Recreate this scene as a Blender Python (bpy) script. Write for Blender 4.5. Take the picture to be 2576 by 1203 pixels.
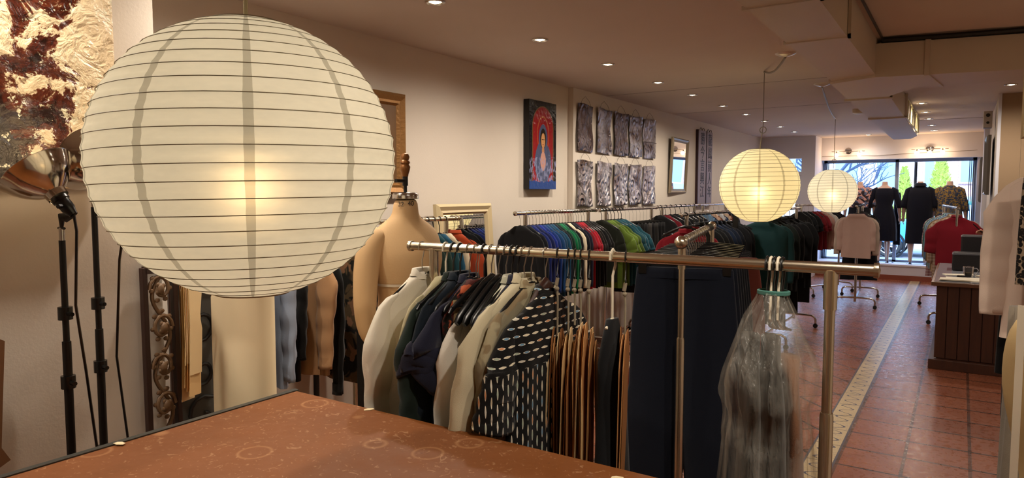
import bpy, math, random
from mathutils import Vector, Matrix, noise
PI = math.pi; R = math.radians
S = bpy.context.scene; COL = S.collection
for o in list(bpy.data.objects): bpy.data.objects.remove(o, do_unlink=True)

# ---------------------------------------------------------------- camera, world, sun, exposure
cam = bpy.data.cameras.new('camera'); cam.sensor_width = 36; cam.lens = 36*1720/2576; cam.clip_start = .05; cam.clip_end = 300
camo = bpy.data.objects.new('camera', cam); COL.objects.link(camo)
camo.location = (0, 0, 1.62); camo.rotation_euler = (R(90-3.9), 0, R(33.33)); S.camera = camo
S.view_settings.view_transform = 'Standard'; S.view_settings.look = 'None'; S.view_settings.exposure = EXPO = 0.85
S.view_settings.gamma = 1; S.view_settings.use_curve_mapping = False
S.cycles.use_denoising = True; S.cycles.max_bounces = 7; S.cycles.diffuse_bounces = 4; S.cycles.glossy_bounces = 4
S.cycles.transmission_bounces = 6; S.cycles.transparent_max_bounces = 12; S.cycles.caustics_reflective = False; S.cycles.caustics_refractive = False
S.cycles.sample_clamp_indirect = 5
S.cycles.use_adaptive_sampling = True; S.cycles.adaptive_threshold = .02
W = bpy.data.worlds.new('daylight'); S.world = W; W.use_nodes = True
W.node_tree.nodes['Background'].inputs[0].default_value = (.38, .60, 1.0, 1); W.node_tree.nodes['Background'].inputs[1].default_value = 5.2

def link(o, parent=None):
    COL.objects.link(o)
    if parent is not None: o.parent = parent
    return o
def lamp(name, kind, loc, energy, color, rot=None, **k):
    d = bpy.data.lights.new(name, kind); d.energy = energy; d.color = color
    for a, v in k.items(): setattr(d, a, v)
    o = bpy.data.objects.new(name, d); o.location = loc
    if rot is not None: o.rotation_euler = rot
    return link(o)
lamp('sun', 'SUN', (0, 5, 30), 3.5, (1, .93, .82), (R(42), 0, R(12)), angle=R(.6))
WARM = (1, .88, .74); NEUT = (1, .86, .70)

# ---------------------------------------------------------------- colours and materials
def lin(c):
    if isinstance(c, str): c = [int(c[i:i+2], 16)/255 for i in (0, 2, 4)]
    return tuple((v/12.92 if v <= .04045 else ((v+.055)/1.055)**2.4) for v in c) + (1,)
MATS = {}
class NT:
    def __init__(s, name):
        s.m = bpy.data.materials.new(name); s.m.use_nodes = True; s.t = s.m.node_tree; s.b = s.t.nodes['Principled BSDF']; s.out = s.t.nodes['Material Output']
    def n(s, kind, **k):
        x = s.t.nodes.new('ShaderNode'+kind)
        for a, v in k.items():
            if a[0] == '_': setattr(x, a[1:], v)
            else:
                key = int(a[1:]) if a[0] == 'i' and a[1:].isdigit() else a.replace('_', ' ')
                s.set(x.inputs[key], v)
        return x
    def set(s, sock, v):
        if isinstance(v, bpy.types.NodeSocket): s.t.links.new(v, sock)
        elif isinstance(v, bpy.types.Node): s.t.links.new(v.outputs[0], sock)
        else: sock.default_value = v
    def obj(s): return s.n('TexCoord').outputs['Object']
    def math(s, op, a, b=0.0, c=0.0): return s.n('Math', _operation=op, i0=a, i1=b, i2=c).outputs[0]
    def mix(s, f, a, b):
        x = s.t.nodes.new('ShaderNodeMix'); x.data_type = 'RGBA'; s.set(x.inputs[0], f); s.set(x.inputs[6], a); s.set(x.inputs[7], b); return x.outputs[2]
    def ramp(s, f, stops, const=False):
        x = s.n('ValToRGB', i0=f); e = x.color_ramp.elements
        if const: x.color_ramp.interpolation = 'CONSTANT'
        while len(e) < len(stops): e.new(.5)
        for q, (p, c) in zip(e, stops): q.position = p; q.color = c if len(c) == 4 else (*c, 1)
        return x.outputs[0]
    def noise(s, scale, detail=3, vec=None, out=0, rough=.5, dist=0):
        return s.n('TexNoise', Vector=vec if vec is not None else s.obj(), Scale=scale, Detail=detail, Roughness=rough, Distortion=dist).outputs[out]
    def mapv(s, scale=(1, 1, 1), rot=(0, 0, 0), loc=(0, 0, 0), vec=None):
        return s.n('Mapping', Vector=vec if vec is not None else s.obj(), Scale=scale, Rotation=rot, Location=loc).outputs[0]
    def bump(s, h, strength=.3, dist=.01):
        s.set(s.b.inputs['Normal'], s.n('Bump', Height=h, Strength=strength, Distance=dist).outputs[0])
    def p(s, **k):
        for a, v in k.items(): s.set(s.b.inputs[a.replace('_', ' ')], v)
        return s
def mat(name, color, rough=.5, metal=0, bump=0, bscale=40, **k):
    if name in MATS: return MATS[name]
    t = NT(name); t.p(Base_Color=lin(color), Roughness=rough, Metallic=metal, **k)
    if bump: t.bump(t.noise(bscale), bump, .004)
    MATS[name] = t.m; return t.m
def fab(color, rough=.9, kind='plain', c2=None, c3=None, scale=1.0):
    """a cloth material: plain weave or one of a few printed patterns"""
    key = ('cloth', color, kind, c2, c3, scale)
    if key in MATS: return MATS[key]
    t = NT('cloth_'+kind); base = lin(color)
    lum = .3*base[0]+.6*base[1]+.1*base[2]; kf = .62 if lum < .12 else (.75 if lum < .3 else .92); base = tuple(v*kf for v in base[:3])+(1,)
    ob = t.obj(); c = base
    if kind == 'stripe':
        w = t.n('TexWave', Vector=t.mapv((1, .3, .25)), Scale=28*scale, Distortion=3, Detail=1).outputs[1]; c = t.mix(t.ramp(w, [(.45, (0,)*3), (.6, (1,)*3)]), base, lin(c2))
    elif kind == 'blotch':
        a = t.ramp(t.noise(7*scale, 2, dist=1), [(.46, (0,)*3), (.5, (1,)*3)]); b = t.ramp(t.noise(11*scale, 2, vec=t.mapv(loc=(3, 5, 1))), [(.55, (0,)*3), (.58, (1,)*3)])
        c = t.mix(b, t.mix(a, base, lin(c2)), lin(c3 or c2))
    elif kind == 'leopard':
        v = t.n('TexVoronoi', Vector=t.mapv((1, 1, .8)), Scale=88*scale, Randomness=1); ns = t.noise(60, 2)
        d = t.math('ADD', v.outputs[0], t.math('MULTIPLY', ns, .25))
        c = t.ramp(d, [(0, lin('6b5646')), (.20, lin('5a4638')), (.28, lin('15110f')), (.70, lin('15110f')), (.78, lin('8c7862'))])
    elif kind == 'plaid':
        sx = t.n('SeparateXYZ', i0=ob); a = t.math('GREATER_THAN', t.math('SINE', t.math('MULTIPLY', sx.outputs[0], 160)), .2); b = t.math('GREATER_THAN', t.math('SINE', t.math('MULTIPLY', sx.outputs[2], 160)), .2)
        c = t.mix(t.math('MULTIPLY', t.math('ADD', a, b), .35), base, lin(c2))
    elif kind == 'paisley':
        w = t.n('TexWave', Vector=ob, Scale=16*scale, Distortion=14, Detail=3, Detail_Scale=2).outputs[1]; c = t.mix(t.ramp(w, [(.5, (0,)*3), (.62, (1,)*3)]), base, lin(c2))
    elif kind == 'seeds':     # black cloth printed with rows of small pointed ovals
        sp = t.n('SeparateXYZ', i0=ob); x = sp.outputs[0]; z = sp.outputs[2]
        sp2 = t.math('SUBTRACT', x, sp.outputs[1]); yk = t.math('GREATER_THAN', z, -.30); u_ = t.math('ADD', t.math('MULTIPLY', yk, z), t.math('MULTIPLY', t.math('SUBTRACT', 1, yk), sp2)); z = t.math('ADD', t.math('MULTIPLY', yk, sp2), t.math('MULTIPLY', t.math('SUBTRACT', 1, yk), z)); x = u_
        col = t.math('MULTIPLY', x, 38); ci = t.math('FLOOR', col); cf = t.math('SUBTRACT', t.math('FRACT', col), .5)
        row = t.math('ADD', t.math('MULTIPLY', z, 20), t.math('MULTIPLY', ci, .5)); rf = t.math('SUBTRACT', t.math('FRACT', row), .5)
        e = t.math('ADD', t.math('POWER', t.math('MULTIPLY', cf, 6.6), 2), t.math('ABSOLUTE', t.math('MULTIPLY', rf, 2.7)))
        m = t.math('LESS_THAN', e, 1.0)
        h = t.n('TexWhiteNoise', Vector=t.n('CombineXYZ', X=ci, Y=t.math('FLOOR', row), Z=0).outputs[0]).outputs[0]
        tint = t.ramp(h, [(0, lin('d8cdb0')), (.3, lin('9fae9a')), (.5, lin('c98a5c')), (.65, lin('c9c3b4')), (.85, lin('5f8aa8'))], True)
        edge = t.math('LESS_THAN', e, .72)
        c = t.mix(m, base, t.mix(edge, lin('e8e0cc'), tint))
    fz = t.noise(9, 2, vec=ob)
    dark = tuple(v*.86 for v in (base[:3]))+(1,)
    if kind == 'plain': c = t.mix(fz, dark, base)
    t.p(Base_Color=c, Roughness=rough); t.b.inputs['Sheen Weight'].default_value = .12; t.b.inputs['Specular IOR Level'].default_value = .2
    wv = t.noise(380, 1, vec=ob); wr = t.noise(14, 2, vec=t.mapv((1, 1, .35)))
    t.bump(t.math('ADD', t.math('MULTIPLY', wv, .12), wr), .45, .012)
    MATS[key] = t.m; return t.m
def emis(name, color, strength):
    if name in MATS: return MATS[name]
    t = NT(name); t.p(Base_Color=(0, 0, 0, 1), Emission_Color=lin(color), Emission_Strength=strength); MATS[name] = t.m; return t.m
def thinglass(name, tint=(1, 1, 1, 1), refl=.08, rough=.02):
    t = NT(name); tr = t.n('BsdfTransparent', Color=tint); gl = t.n('BsdfGlossy', Roughness=rough); fr = t.n('Fresnel', IOR=1.45)
    mx = t.n('MixShader', i0=t.math('MULTIPLY', fr.outputs[0], refl*10), i1=tr, i2=gl); t.t.links.new(mx.outputs[0], t.out.inputs[0]); return t.m

# ---------------------------------------------------------------- mesh building
class MB:
    def __init__(s): s.v = []; s.f = []; s.m = []; s.cur = 0
    def add(s, vs, fs, M=None):
        k = len(s.v)
        s.v += [tuple(M @ Vector(v)) for v in vs] if M is not None else [tuple(v) for v in vs]
        s.f += [tuple(k+i for i in f) for f in fs]; s.m += [s.cur]*len(fs); return s
    def box(s, c, d, M=None, rz=0):
        x, y, z = [q/2 for q in d]; T = Matrix.Translation(c) @ Matrix.Rotation(rz, 4, 'Z')
        if M is not None: T = M @ T
        return s.add([(a*x, b*y, e*z) for a in (-1, 1) for b in (-1, 1) for e in (-1, 1)], [(0, 1, 3, 2), (4, 6, 7, 5), (0, 4, 5, 1), (2, 3, 7, 6), (0, 2, 6, 4), (1, 5, 7, 3)], T)
    def quad(s, a, b, c, d): return s.add([a, b, c, d], [(0, 1, 2, 3)])
    def rings(s, rs, cap=(1, 1), closed=True):
        n = len(rs[0]); vs = [p for r in rs for p in r]; fs = []
        for i in range(len(rs)-1):
            for j in range(n if closed else n-1):
                a = i*n+j; b = i*n+(j+1) % n; fs.append((a, b, b+n, a+n))
        if cap[0]: fs.append(tuple(range(n))[::-1])
        if cap[1]: fs.append(tuple((len(rs)-1)*n+j for j in range(n)))
        return s.add(vs, fs)
    def tube(s, pts, r, n=8, cap=(1, 1), flat=1.0, up=None):
        pts = [Vector(p) for p in pts]; rr = r if isinstance(r, (list, tuple)) else [r]*len(pts); rs = []
        prev = None
        for i, p in enumerate(pts):
            d = (pts[min(i+1, len(pts)-1)]-pts[max(i-1, 0)])
            if d.length < 1e-9: d = Vector((0, 0, 1))
            d.normalize()
            if prev is None:
                u = Vector(up) if up is not None else (Vector((0, 0, 1)) if abs(d.z) < .9 else Vector((1, 0, 0)))
            else: u = prev
            a = (u - d*u.dot(d))
            if a.length < 1e-6: a = d.orthogonal()
            a.normalize(); b = d.cross(a); prev = a
            rs.append([p + a*math.cos(2*PI*j/n)*rr[i] + b*math.sin(2*PI*j/n)*rr[i]*flat for j in range(n)])
        return s.rings(rs, cap)
    def lathe(s, prof, n=24, M=None, cap=(0, 0)):
        k = len(s.v); s.rings([[(r*math.cos(2*PI*j/n), r*math.sin(2*PI*j/n), z) for j in range(n)] for r, z in prof], cap)
        if M is not None:
            for i in range(k, len(s.v)): s.v[i] = tuple(M @ Vector(s.v[i]))
        return s
    def cyl(s, a, b, r, n=16): return s.tube([a, b], r, n)
    def ball(s, c, r, n=16, sc=(1, 1, 1)):
        m = n//2
        return s.lathe([(r*math.sin(PI*i/m) if 0 < i < m else r*.001, -r*math.cos(PI*i/m)) for i in range(m+1)], n, Matrix.Translation(c) @ Matrix.Diagonal((*sc, 1)), (1, 1))
    def prism(s, poly, z0, z1, M=None):
        """poly: (x, y) outline, raised from z0 to z1"""
        n = len(poly); vs = [(x, y, z0) for x, y in poly]+[(x, y, z1) for x, y in poly]
        return s.add(vs, [tuple(range(n))[::-1], tuple(range(n, 2*n))]+[(i, (i+1) % n, n+(i+1) % n, n+i) for i in range(n)], M)
    def obj(s, name, mats, parent=None, smooth=True, loc=None, sub=0, bevel=0, angle=40, solid=0):
        me = bpy.data.meshes.new(name); me.from_pydata(s.v, [], s.f)
        for m in (mats if isinstance(mats, (list, tuple)) else [mats]): me.materials.append(m)
        if any(s.m): me.polygons.foreach_set('material_index', s.m)
        if smooth:
            me.polygons.foreach_set('use_smooth', [True]*len(me.polygons))
            if angle: me.set_sharp_from_angle(angle=R(angle))
        me.update(); o = bpy.data.objects.new(name, me)
        if loc is not None: o.location = loc
        link(o, parent)
        if bevel: b = o.modifiers.new('bevel', 'BEVEL'); b.width = bevel; b.segments = 2; b.limit_method = 'ANGLE'; b.angle_limit = R(40)
        if solid: b = o.modifiers.new('solid', 'SOLIDIFY'); b.thickness = solid; b.offset = 0
        if sub: b = o.modifiers.new('sub', 'SUBSURF'); b.levels = sub; b.render_levels = sub
        return o
def tag(o, label=None, cat=None, group=None, kind=None):
    for k, v in (('label', label), ('category', cat), ('group', group), ('kind', kind)):
        if v: o[k] = v
    return o
def thing(name, label, cat, loc=(0, 0, 0), rz=0, group=None, rot=None):
    o = bpy.data.objects.new(name, None); o.empty_display_size = .1; link(o); o.location = loc; o.rotation_euler = rot or (0, 0, rz)
    return tag(o, label, cat, group)
def struct(name, mb, m, **k):
    o = mb.obj(name, m, smooth=k.pop('smooth', False), **k); o['kind'] = 'structure'; return o
def copy_thing(root, loc, rz, label=None, group=None):
    r = root.copy(); link(r); r.location = loc; r.rotation_euler = (0, 0, rz)
    if label: r['label'] = label
    if group: r['group'] = group
    for ch in root.children:
        c = ch.copy(); link(c); c.parent = r
        for g in ch.children:
            d = g.copy(); link(d); d.parent = c
    return r
CHROME = mat('chrome', 'c9c4be', .16, 1); NICKEL = mat('brushed_nickel', 'cfc4ae', .27, 1); BLKM = mat('black_metal', '14120f', .4, .2); BLKP = mat('black_plastic', '0c0c0c', .28)
WIRE = mat('hook_wire', 'a8a29a', .3, 1); WHTP = mat('white_plastic', 'd9cfb8', .45); RUB = mat('black_rubber', '111111', .6)
# ---------------------------------------------------------------- room shell
def plaster(name, c, rough=.85):
    t = NT(name); n = t.noise(3, 4); t.p(Base_Color=t.mix(n, lin(c), tuple(v*.93 for v in lin(c)[:3])+(1,)), Roughness=rough)
    t.bump(t.noise(90, 3), .12, .004); return t.m
WALL = plaster('wall_paint', 'ddd2c4'); CEIL = plaster('ceiling_paint', 'd6c8bd'); DUCTM = plaster('painted_duct', 'cdbfae', .55); WALL2 = plaster('front_wall_glare_tint', 'dcdbe4')  # front wall colour is tinted bluish to carry the window glare
H_ = 2.69
def tilemat(name, diag):
    t = NT(name); s = .335
    v = t.mapv((1/s, 1/.327 if not diag else 1/s, 1), (0, 0, R(45) if diag else 0), (.573/s, -4.73/.327, 0) if not diag else (.2, .1, 0))
    br = t.n('TexBrick', Vector=v, Color1=lin('8c5238'), Color2=lin('7a4530'), Mortar=lin('231813'), Scale=1.0, Mortar_Size=.032, Mortar_Smooth=.2, Bias=0, Brick_Width=1.0, Row_Height=1.0); br.offset = 0
    n = t.noise(7, 5, rough=.6); n2 = t.noise(1.3, 2)
    c = t.mix(t.ramp(n, [(.35, (0,)*3), (.8, (.35,)*3)]), br.outputs[0], lin('a9735a')); c = t.mix(t.math('MULTIPLY', n2, .35), c, lin('8a4a34'))
    sy = t.n('SeparateXYZ', i0=v).outputs[1]; gy = t.math('GREATER_THAN', t.math('ABSOLUTE', t.math('SUBTRACT', t.math('FRACT', sy), .5)), .478); c = t.mix(t.math('MULTIPLY', gy, .85), c, lin('231813'))
    t.p(Base_Color=c, Roughness=t.ramp(t.noise(25, 3), [(.3, (.22,)*3), (.8, (.42,)*3)]))
    h = t.math('SUBTRACT', t.math('MULTIPLY', t.noise(16, 1), .45), t.math('MULTIPLY', br.outputs[1], 1.0)); t.bump(h, .11, .006)
    return t.m
def bordermat():
    t = NT('floor_border_tiles'); sp = t.n('SeparateXYZ', i0=t.obj()); x = sp.outputs[0]; y = sp.outputs[1]
    x = t.math('ADD', x, t.math('MULTIPLY', t.math('LESS_THAN', x, -2.0), 1.87))   # both strips share one centre line
    w = t.math('MULTIPLY', t.math('SINE', t.math('MULTIPLY', y, 2*PI/.15)), .042)
    d = t.math('ABSOLUTE', t.math('SUBTRACT', t.math('ADD', x, .665), t.math('ADD', w, t.math('MULTIPLY', t.math('SUBTRACT', t.noise(40, 2), .5), .02))))
    line = t.math('LESS_THAN', d, .007)
    fl = t.ramp(t.noise(60, 2, dist=2), [(.60, (0,)*3), (.64, (1,)*3)])
    edge = t.math('GREATER_THAN', t.math('ABSOLUTE', t.math('ADD', x, .665)), .072)
    c = t.mix(line, t.mix(t.math('MULTIPLY', fl, .6), lin('c3ad86'), lin('6b6a78')), lin('3c3f57')); c = t.mix(edge, c, lin('4d4a58'))
    g = t.math('LESS_THAN', t.math('ABSOLUTE', t.math('SUBTRACT', t.math('FRACT', t.math('DIVIDE', t.math('SUBTRACT', y, 4.73), .327)), .5)), .488)
    c = t.mix(g, lin('5f5347'), c)
    t.p(Base_Color=c, Roughness=.3); t.bump(t.noise(30, 3), .2, .006); return t.m
fl = MB()
xs = [(-3.42, -2.62, 0), (-2.62, -2.45, 2), (-2.45, -.75, 1), (-.75, -.58, 2), (-.58, 1.9, 0)]
for a, b, k in xs:
    fl.cur = k; fl.quad((a, -2.6, 0), (b, -2.6, 0), (b, 15.2, 0), (a, 15.2, 0))
struct('floor', fl, [tilemat('terracotta_tiles', False), tilemat('terracotta_tiles_on_the_diagonal', True), bordermat()])
m = MB(); m.quad((-3.6, -2.7, H_), (-3.6, 15.2, H_), (2, 15.2, H_), (2, -2.7, H_)); m.box((-.8, 6.25, H_+.2), (5.8, 18, .2)); struct('ceiling', m, CEIL)
def slab(name, a, b, z0=0, z1=H_, t=.1, side=1, m=WALL):
    (x0, y0), (x1, y1) = a, b; d = Vector((x1-x0, y1-y0)); n = Vector((-d.y, d.x)).normalized()*t*side; q = MB()
    q.prism([(x0, y0), (x1, y1), (x1+n.x, y1+n.y), (x0+n.x, y0+n.y)], z0, z1); return struct(name, q, m)
slab('wall_left', (-3.42, 1.55), (-3.42, 6.3), side=1)
q = MB(); q.prism([(-3.36, 6.25), (-3.36, 14.05), (-3.55, 14.05), (-3.55, 6.25)], 0, H_); struct('wall_left.001', q, WALL)
q = MB(); q.prism([(-2.75, -2.6), (-2.75, 1.55), (-3.5, 1.55), (-3.5, -2.6)], 0, H_); struct('wall_left.002', q, WALL)
slab('wall_back', (-2.75, -2.6), (1.9, -2.6), side=-1)
slab('wall_right', (1.9, -2.6), (1.9, 9.2), side=-1)
q = MB(); q.prism([(.30, 9.2), (2, 9.2), (2, 9.35), (.30, 14.9)], 0, H_); struct('wall_right.001', q, WALL)
q = MB(); q.box((.40, 9.195, 1.345), (.205, .012, 2.69)); q.box((1.2, 9.195, 1.345), (1.39, .012, 2.69)); struct('trim_6', q, plaster('tan_wall_face', 'a3896c'))  # facing panels on the wall end, coloured a darker tan
q = MB(); q.box((.27, 12.6, 1.345), (.06, .5, 2.69)); struct('trim_1', q, WALL2)
q = MB(); q.box((.305, 9.19, 1.345), (.03, .04, 2.69)); struct('trim_2', q, WALL2)
# the boxed header over the near right opening
q = MB(); q.box((1.025, 3.3, 2.26), (1.685, .14, .86)); struct('trim_3', q, plaster('cream_header_paint', 'e2cf9c'))
# window end: header wall, step, sides, door wall
GL = thinglass('window_glass', (.93, .97, 1, 1), .05)
q = MB(); q.box((-1.03, 14.8, (2.25+H_)/2), (2.7, .1, H_-2.25)); struct('wall_front', q, WALL2)
q = MB(); q.box((-1.03, 14.78, .14), (2.72, .66, .28)); q.box((-1.03, 14.445, .27), (2.72, .03, .03)); struct('trim_4', q, WALL2)
q = MB(); q.box((-1.03, 14.425, .045), (2.72, .03, .09)); struct('baseboard_front', q, mat('terracotta_skirting', '8c4a38', .4))
q = MB(); q.prism([(-2.36, 14.1), (-2.36, 15.2), (-2.5, 15.2), (-2.5, 14.1)], 0, H_); struct('wall_front.001', q, WALL2)
q = MB(); q.prism([(.20, 14.85), (.20, 15.2), (.36, 15.2), (.36, 14.85)], 0, H_); struct('wall_front.002', q, WALL2)
q = MB(); q.box((-1.03, 15.15, 2.5), (2.8, .1, .6)); struct('wall_front.003', q, WALL2)
wf = MB(); WF = mat('window_frame_paint', '8f9bb0', .5)
for x0, x1, z0, z1 in [(-2.36, -2.30, .28, 2.3), (.14, .20, .28, 2.3), (-2.36, .2, .28, .32), (-2.36, .2, 2.2, 2.26), (-1.10, -1.04, .28, 2.25)]: wf.box(((x0+x1)/2, 15.12, (z0+z1)/2), (x1-x0, .06, z1-z0))
w1 = struct('window_1', wf, WF); g = MB(); g.box((-1.7, 15.12, 1.26), (1.2, .01, 1.9)); g.box((-.45, 15.12, 1.26), (1.18, .01, 1.9)); g.obj('pane', GL, w1, smooth=False)
# door wall with glazed door
q = MB()
for x0, x1, z0, z1 in [(-3.36, -3.22, 0, H_), (-2.60, -2.36, 0, H_), (-3.22, -2.60, 2.27, H_), (-3.22, -2.6, 1.95, 2.02)]: q.box(((x0+x1)/2, 14.12, (z0+z1)/2), (x1-x0, .14, z1-z0))
struct('wall_front.004', q, WALL2)
q = MB()
for x0, x1, z0, z1 in [(-3.22, -3.12, 0, 1.95), (-2.70, -2.60, 0, 1.95), (-3.12, -2.70, 0, .25), (-3.12, -2.70, 1.85, 1.95)]: q.box(((x0+x1)/2, 14.12, (z0+z1)/2), (x1-x0, .05, z1-z0))
d1 = struct('door_1', q, WALL2); g = MB(); g.box((-2.91, 14.12, 1.05), (.42, .01, 1.6)); g.box((-2.91, 14.12, 2.14), (.62, .01, .25)); g.obj('pane', GL, d1, smooth=False)
g = MB(); g.ball((-2.64, 14.05, 1.02), .03, 12); g.cyl((-2.64, 14.1, 1.02), (-2.64, 14.05, 1.02), .012); g.obj('door_knob', CHROME, d1)
# ceiling seams and the painted joint lines
q = MB()
for y in (7.0, 9.1): q.box((-2.1, y, H_-.001), (2.5, .006, .002))
q.box((-.16, 11.9, H_-.002), (.9, .012, .004)); struct('trim_5', q, mat('seam_line', '8c8078', .8))
# ---------------------------------------------------------------- ducts
dt = thing('air_duct', 'long cream painted sheet metal air duct running under the ceiling', 'air duct')
m = MB(); m.box((-.69, 2.5, 2.565), (.30, 6.3, .25)); m.obj('duct_run', DUCTM, dt, smooth=False)
m = MB()
m.prism([(-.85, 5.58), (-.54, 5.42), (.3, 5.60), (1.9, 5.95), (1.9, 6.5), (.3, 6.14), (-.32, 6.10), (-.55, 6.55), (-.86, 6.55), (-.85, 5.95)], 2.42, 2.65); m.obj('duct_branch', DUCTM, dt, smooth=False)
m = MB(); m.prism([(-.88, 6.55), (-.55, 6.55), (-.58, 11.6), (-.70, 12.2), (-.93, 12.2), (-.93, 11.5)], 2.44, 2.68); m.obj('duct_far_run', DUCTM, dt, smooth=False)
for y in (3.2, 4.05, 5.58): m = MB(); m.box((-.69, y, 2.445), (.34, .03, .02)); m.box((-.530, y, 2.56), (.016, .03, .25)); m.obj('joint_strip', DUCTM, dt, smooth=False)
for y in (6.75, 8.6): m = MB(); m.box((-.72, y, 2.435), (.38, .03, .02)); m.box((-.545, y, 2.56), (.022, .03, .25)); m.obj('joint_strip', DUCTM, dt, smooth=False)
m = MB(); m.box((-.2, 5.80, 2.535), (.03, .66, .245), rz=R(-6)); m.obj('joint_strip', DUCTM, dt, smooth=False)
m = MB()
for k in range(9): m.box((-.555, 8.75+k*.32, 2.56), (.012, .02, .2))
m.box((-.556, 9.9, 2.67), (.014, 2.6, .015)); m.box((-.556, 9.9, 2.455), (.014, 2.6, .015)); m.obj('vent_grille', mat('cream_vent', 'd8cf9f', .5), dt, smooth=False)
m = MB(); m.box((-.50, 2.4, 2.675), (.012, 6, .012)); m.tube([(-.5, 5.41, 2.67), (-.1, 5.48, 2.665), (.3, 5.57, 2.67), (1.8, 5.92, 2.67)], .016, 8); 
tag(m.obj('ceiling_gap_shade', BLKM), 'black strip standing for shade in the gap between duct and ceiling', 'conduit')  # black strips stand for the shade in the gap above the duct
# ---------------------------------------------------------------- lamps in the ceiling
RIM = mat('spot_rim', 'c8c2ba', .25, .9); GLOW = emis('spot_glow', 'ffe6bd', 14)
def make_spot():
    t = thing('recessed_ceiling_spot', '', 'ceiling light')
    m = MB(); m.lathe([(.058, -.001), (.058, -.006), (.05, -.010), (.042, -.008), (.036, -.001)], 24); m.obj('trim_ring', RIM, t)
    m = MB(); m.lathe([(.036, -.002), (.03, -.004), (.012, -.010), (.001, -.012)], 20); m.obj('bulb', GLOW, t); return t
rowL = [-.3, .8, 1.93, 3.04, 4.18, 5.28, 6.41, 7.42, 8.56, 9.65, 10.7, 11.76, 12.87]; rowR = [1.3, 9.6, 10.68, 11.68, 12.81, 13.9]
sp = [(-2.515, y, 'in the row along the wall of pictures', 'left row of ceiling spots') for y in rowL]+[(-.45 if y > 5 else -.1, y, 'in the row right of the duct near the window', 'right row of ceiling spots') for y in rowR]+[(.65, 1.5, 'added out of view to light the right foreground', 'added spots lighting the right foreground'), (.8, 4.1, 'added out of view to light the right foreground', 'added spots lighting the right foreground')]+[(-1.5, 14.3, '', ''), (.36, 8.45, '', '')]  # right foreground pair is unseen, added to light the hanging sweatshirt
proto = None
for i, (x, y, lb, gr) in enumerate(sp):
    lb = ('nearest', 'second nearest', 'third nearest', 'fourth nearest', 'fifth nearest', 'sixth nearest', 'seventh nearest', 'eighth nearest', 'ninth nearest', 'tenth nearest', 'eleventh nearest', 'second furthest', 'furthest')[i if i < 13 else (i-13)*2 if i < 19 else (i-19)]+' small round recessed spotlight '+lb
    if i == len(sp)-2: lb, gr = 'single small recessed spotlight close to the wall over the shop window', None
    if i == len(sp)-1: lb, gr = 'single recessed spotlight at the right, below the side duct by the brown wall', None
    if proto is None: proto = o = make_spot(); o.location = (x, y, H_)
    else: o = copy_thing(proto, (x, y, H_), 0)
    o['label'] = lb
    if gr: o['group'] = gr
    elif 'group' in o: del o['group']
    lamp('spot_lamp', 'SPOT', (x, y, H_-.03), 41 if y < 8.8 else 12, WARM, (0, 0, 0), spot_size=R(168), spot_blend=1, shadow_soft_size=.04)
# ---------------------------------------------------------------- paper lanterns
def papermat(name, e, ecol, k):
    t = NT(name); sp = t.n('SeparateXYZ', i0=t.obj()); an = t.math('ARCTAN2', sp.outputs[1], sp.outputs[0])
    fr = t.math('ABSOLUTE', t.math('SUBTRACT', t.math('FRACT', t.math('ADD', t.math('MULTIPLY', an, 10/(2*PI)), k)), .5))
    seam = t.math('LESS_THAN', t.math('ADD', fr, t.math('MULTIPLY', t.math('SUBTRACT', t.noise(14, 3), .5), .02)), .046)
    c = t.mix(seam, lin('e8e0cc'), lin('bdb49e'))
    fib = t.ramp(t.noise(30, 5, vec=t.mapv((1, 1, 3))), [(.3, (.94,)*3), (.7, (1,)*3)])
    c = t.n('MixRGB', _blend_type='MULTIPLY', i0=1.0, i1=c, i2=fib).outputs[0]
    df = t.n('BsdfDiffuse', Color=c); tl = t.n('BsdfTranslucent', Color=c); rf = t.n('BsdfRefraction', Color=c, Roughness=.8, IOR=1.3)
    em = t.n('Emission', Color=t.mix(seam, lin(ecol), tuple(v*.62 for v in lin(ecol)[:3])+(1,)), Strength=e)
    a = t.n('MixShader', i0=.45, i1=df, i2=tl); b = t.n('MixShader', i0=.22, i1=a, i2=rf); ad = t.n('AddShader', i0=b, i1=em)
    t.t.links.new(ad.outputs[0], t.out.inputs[0]); return t.m
LW = mat('lantern_wire', '85795c', .6)
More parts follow.
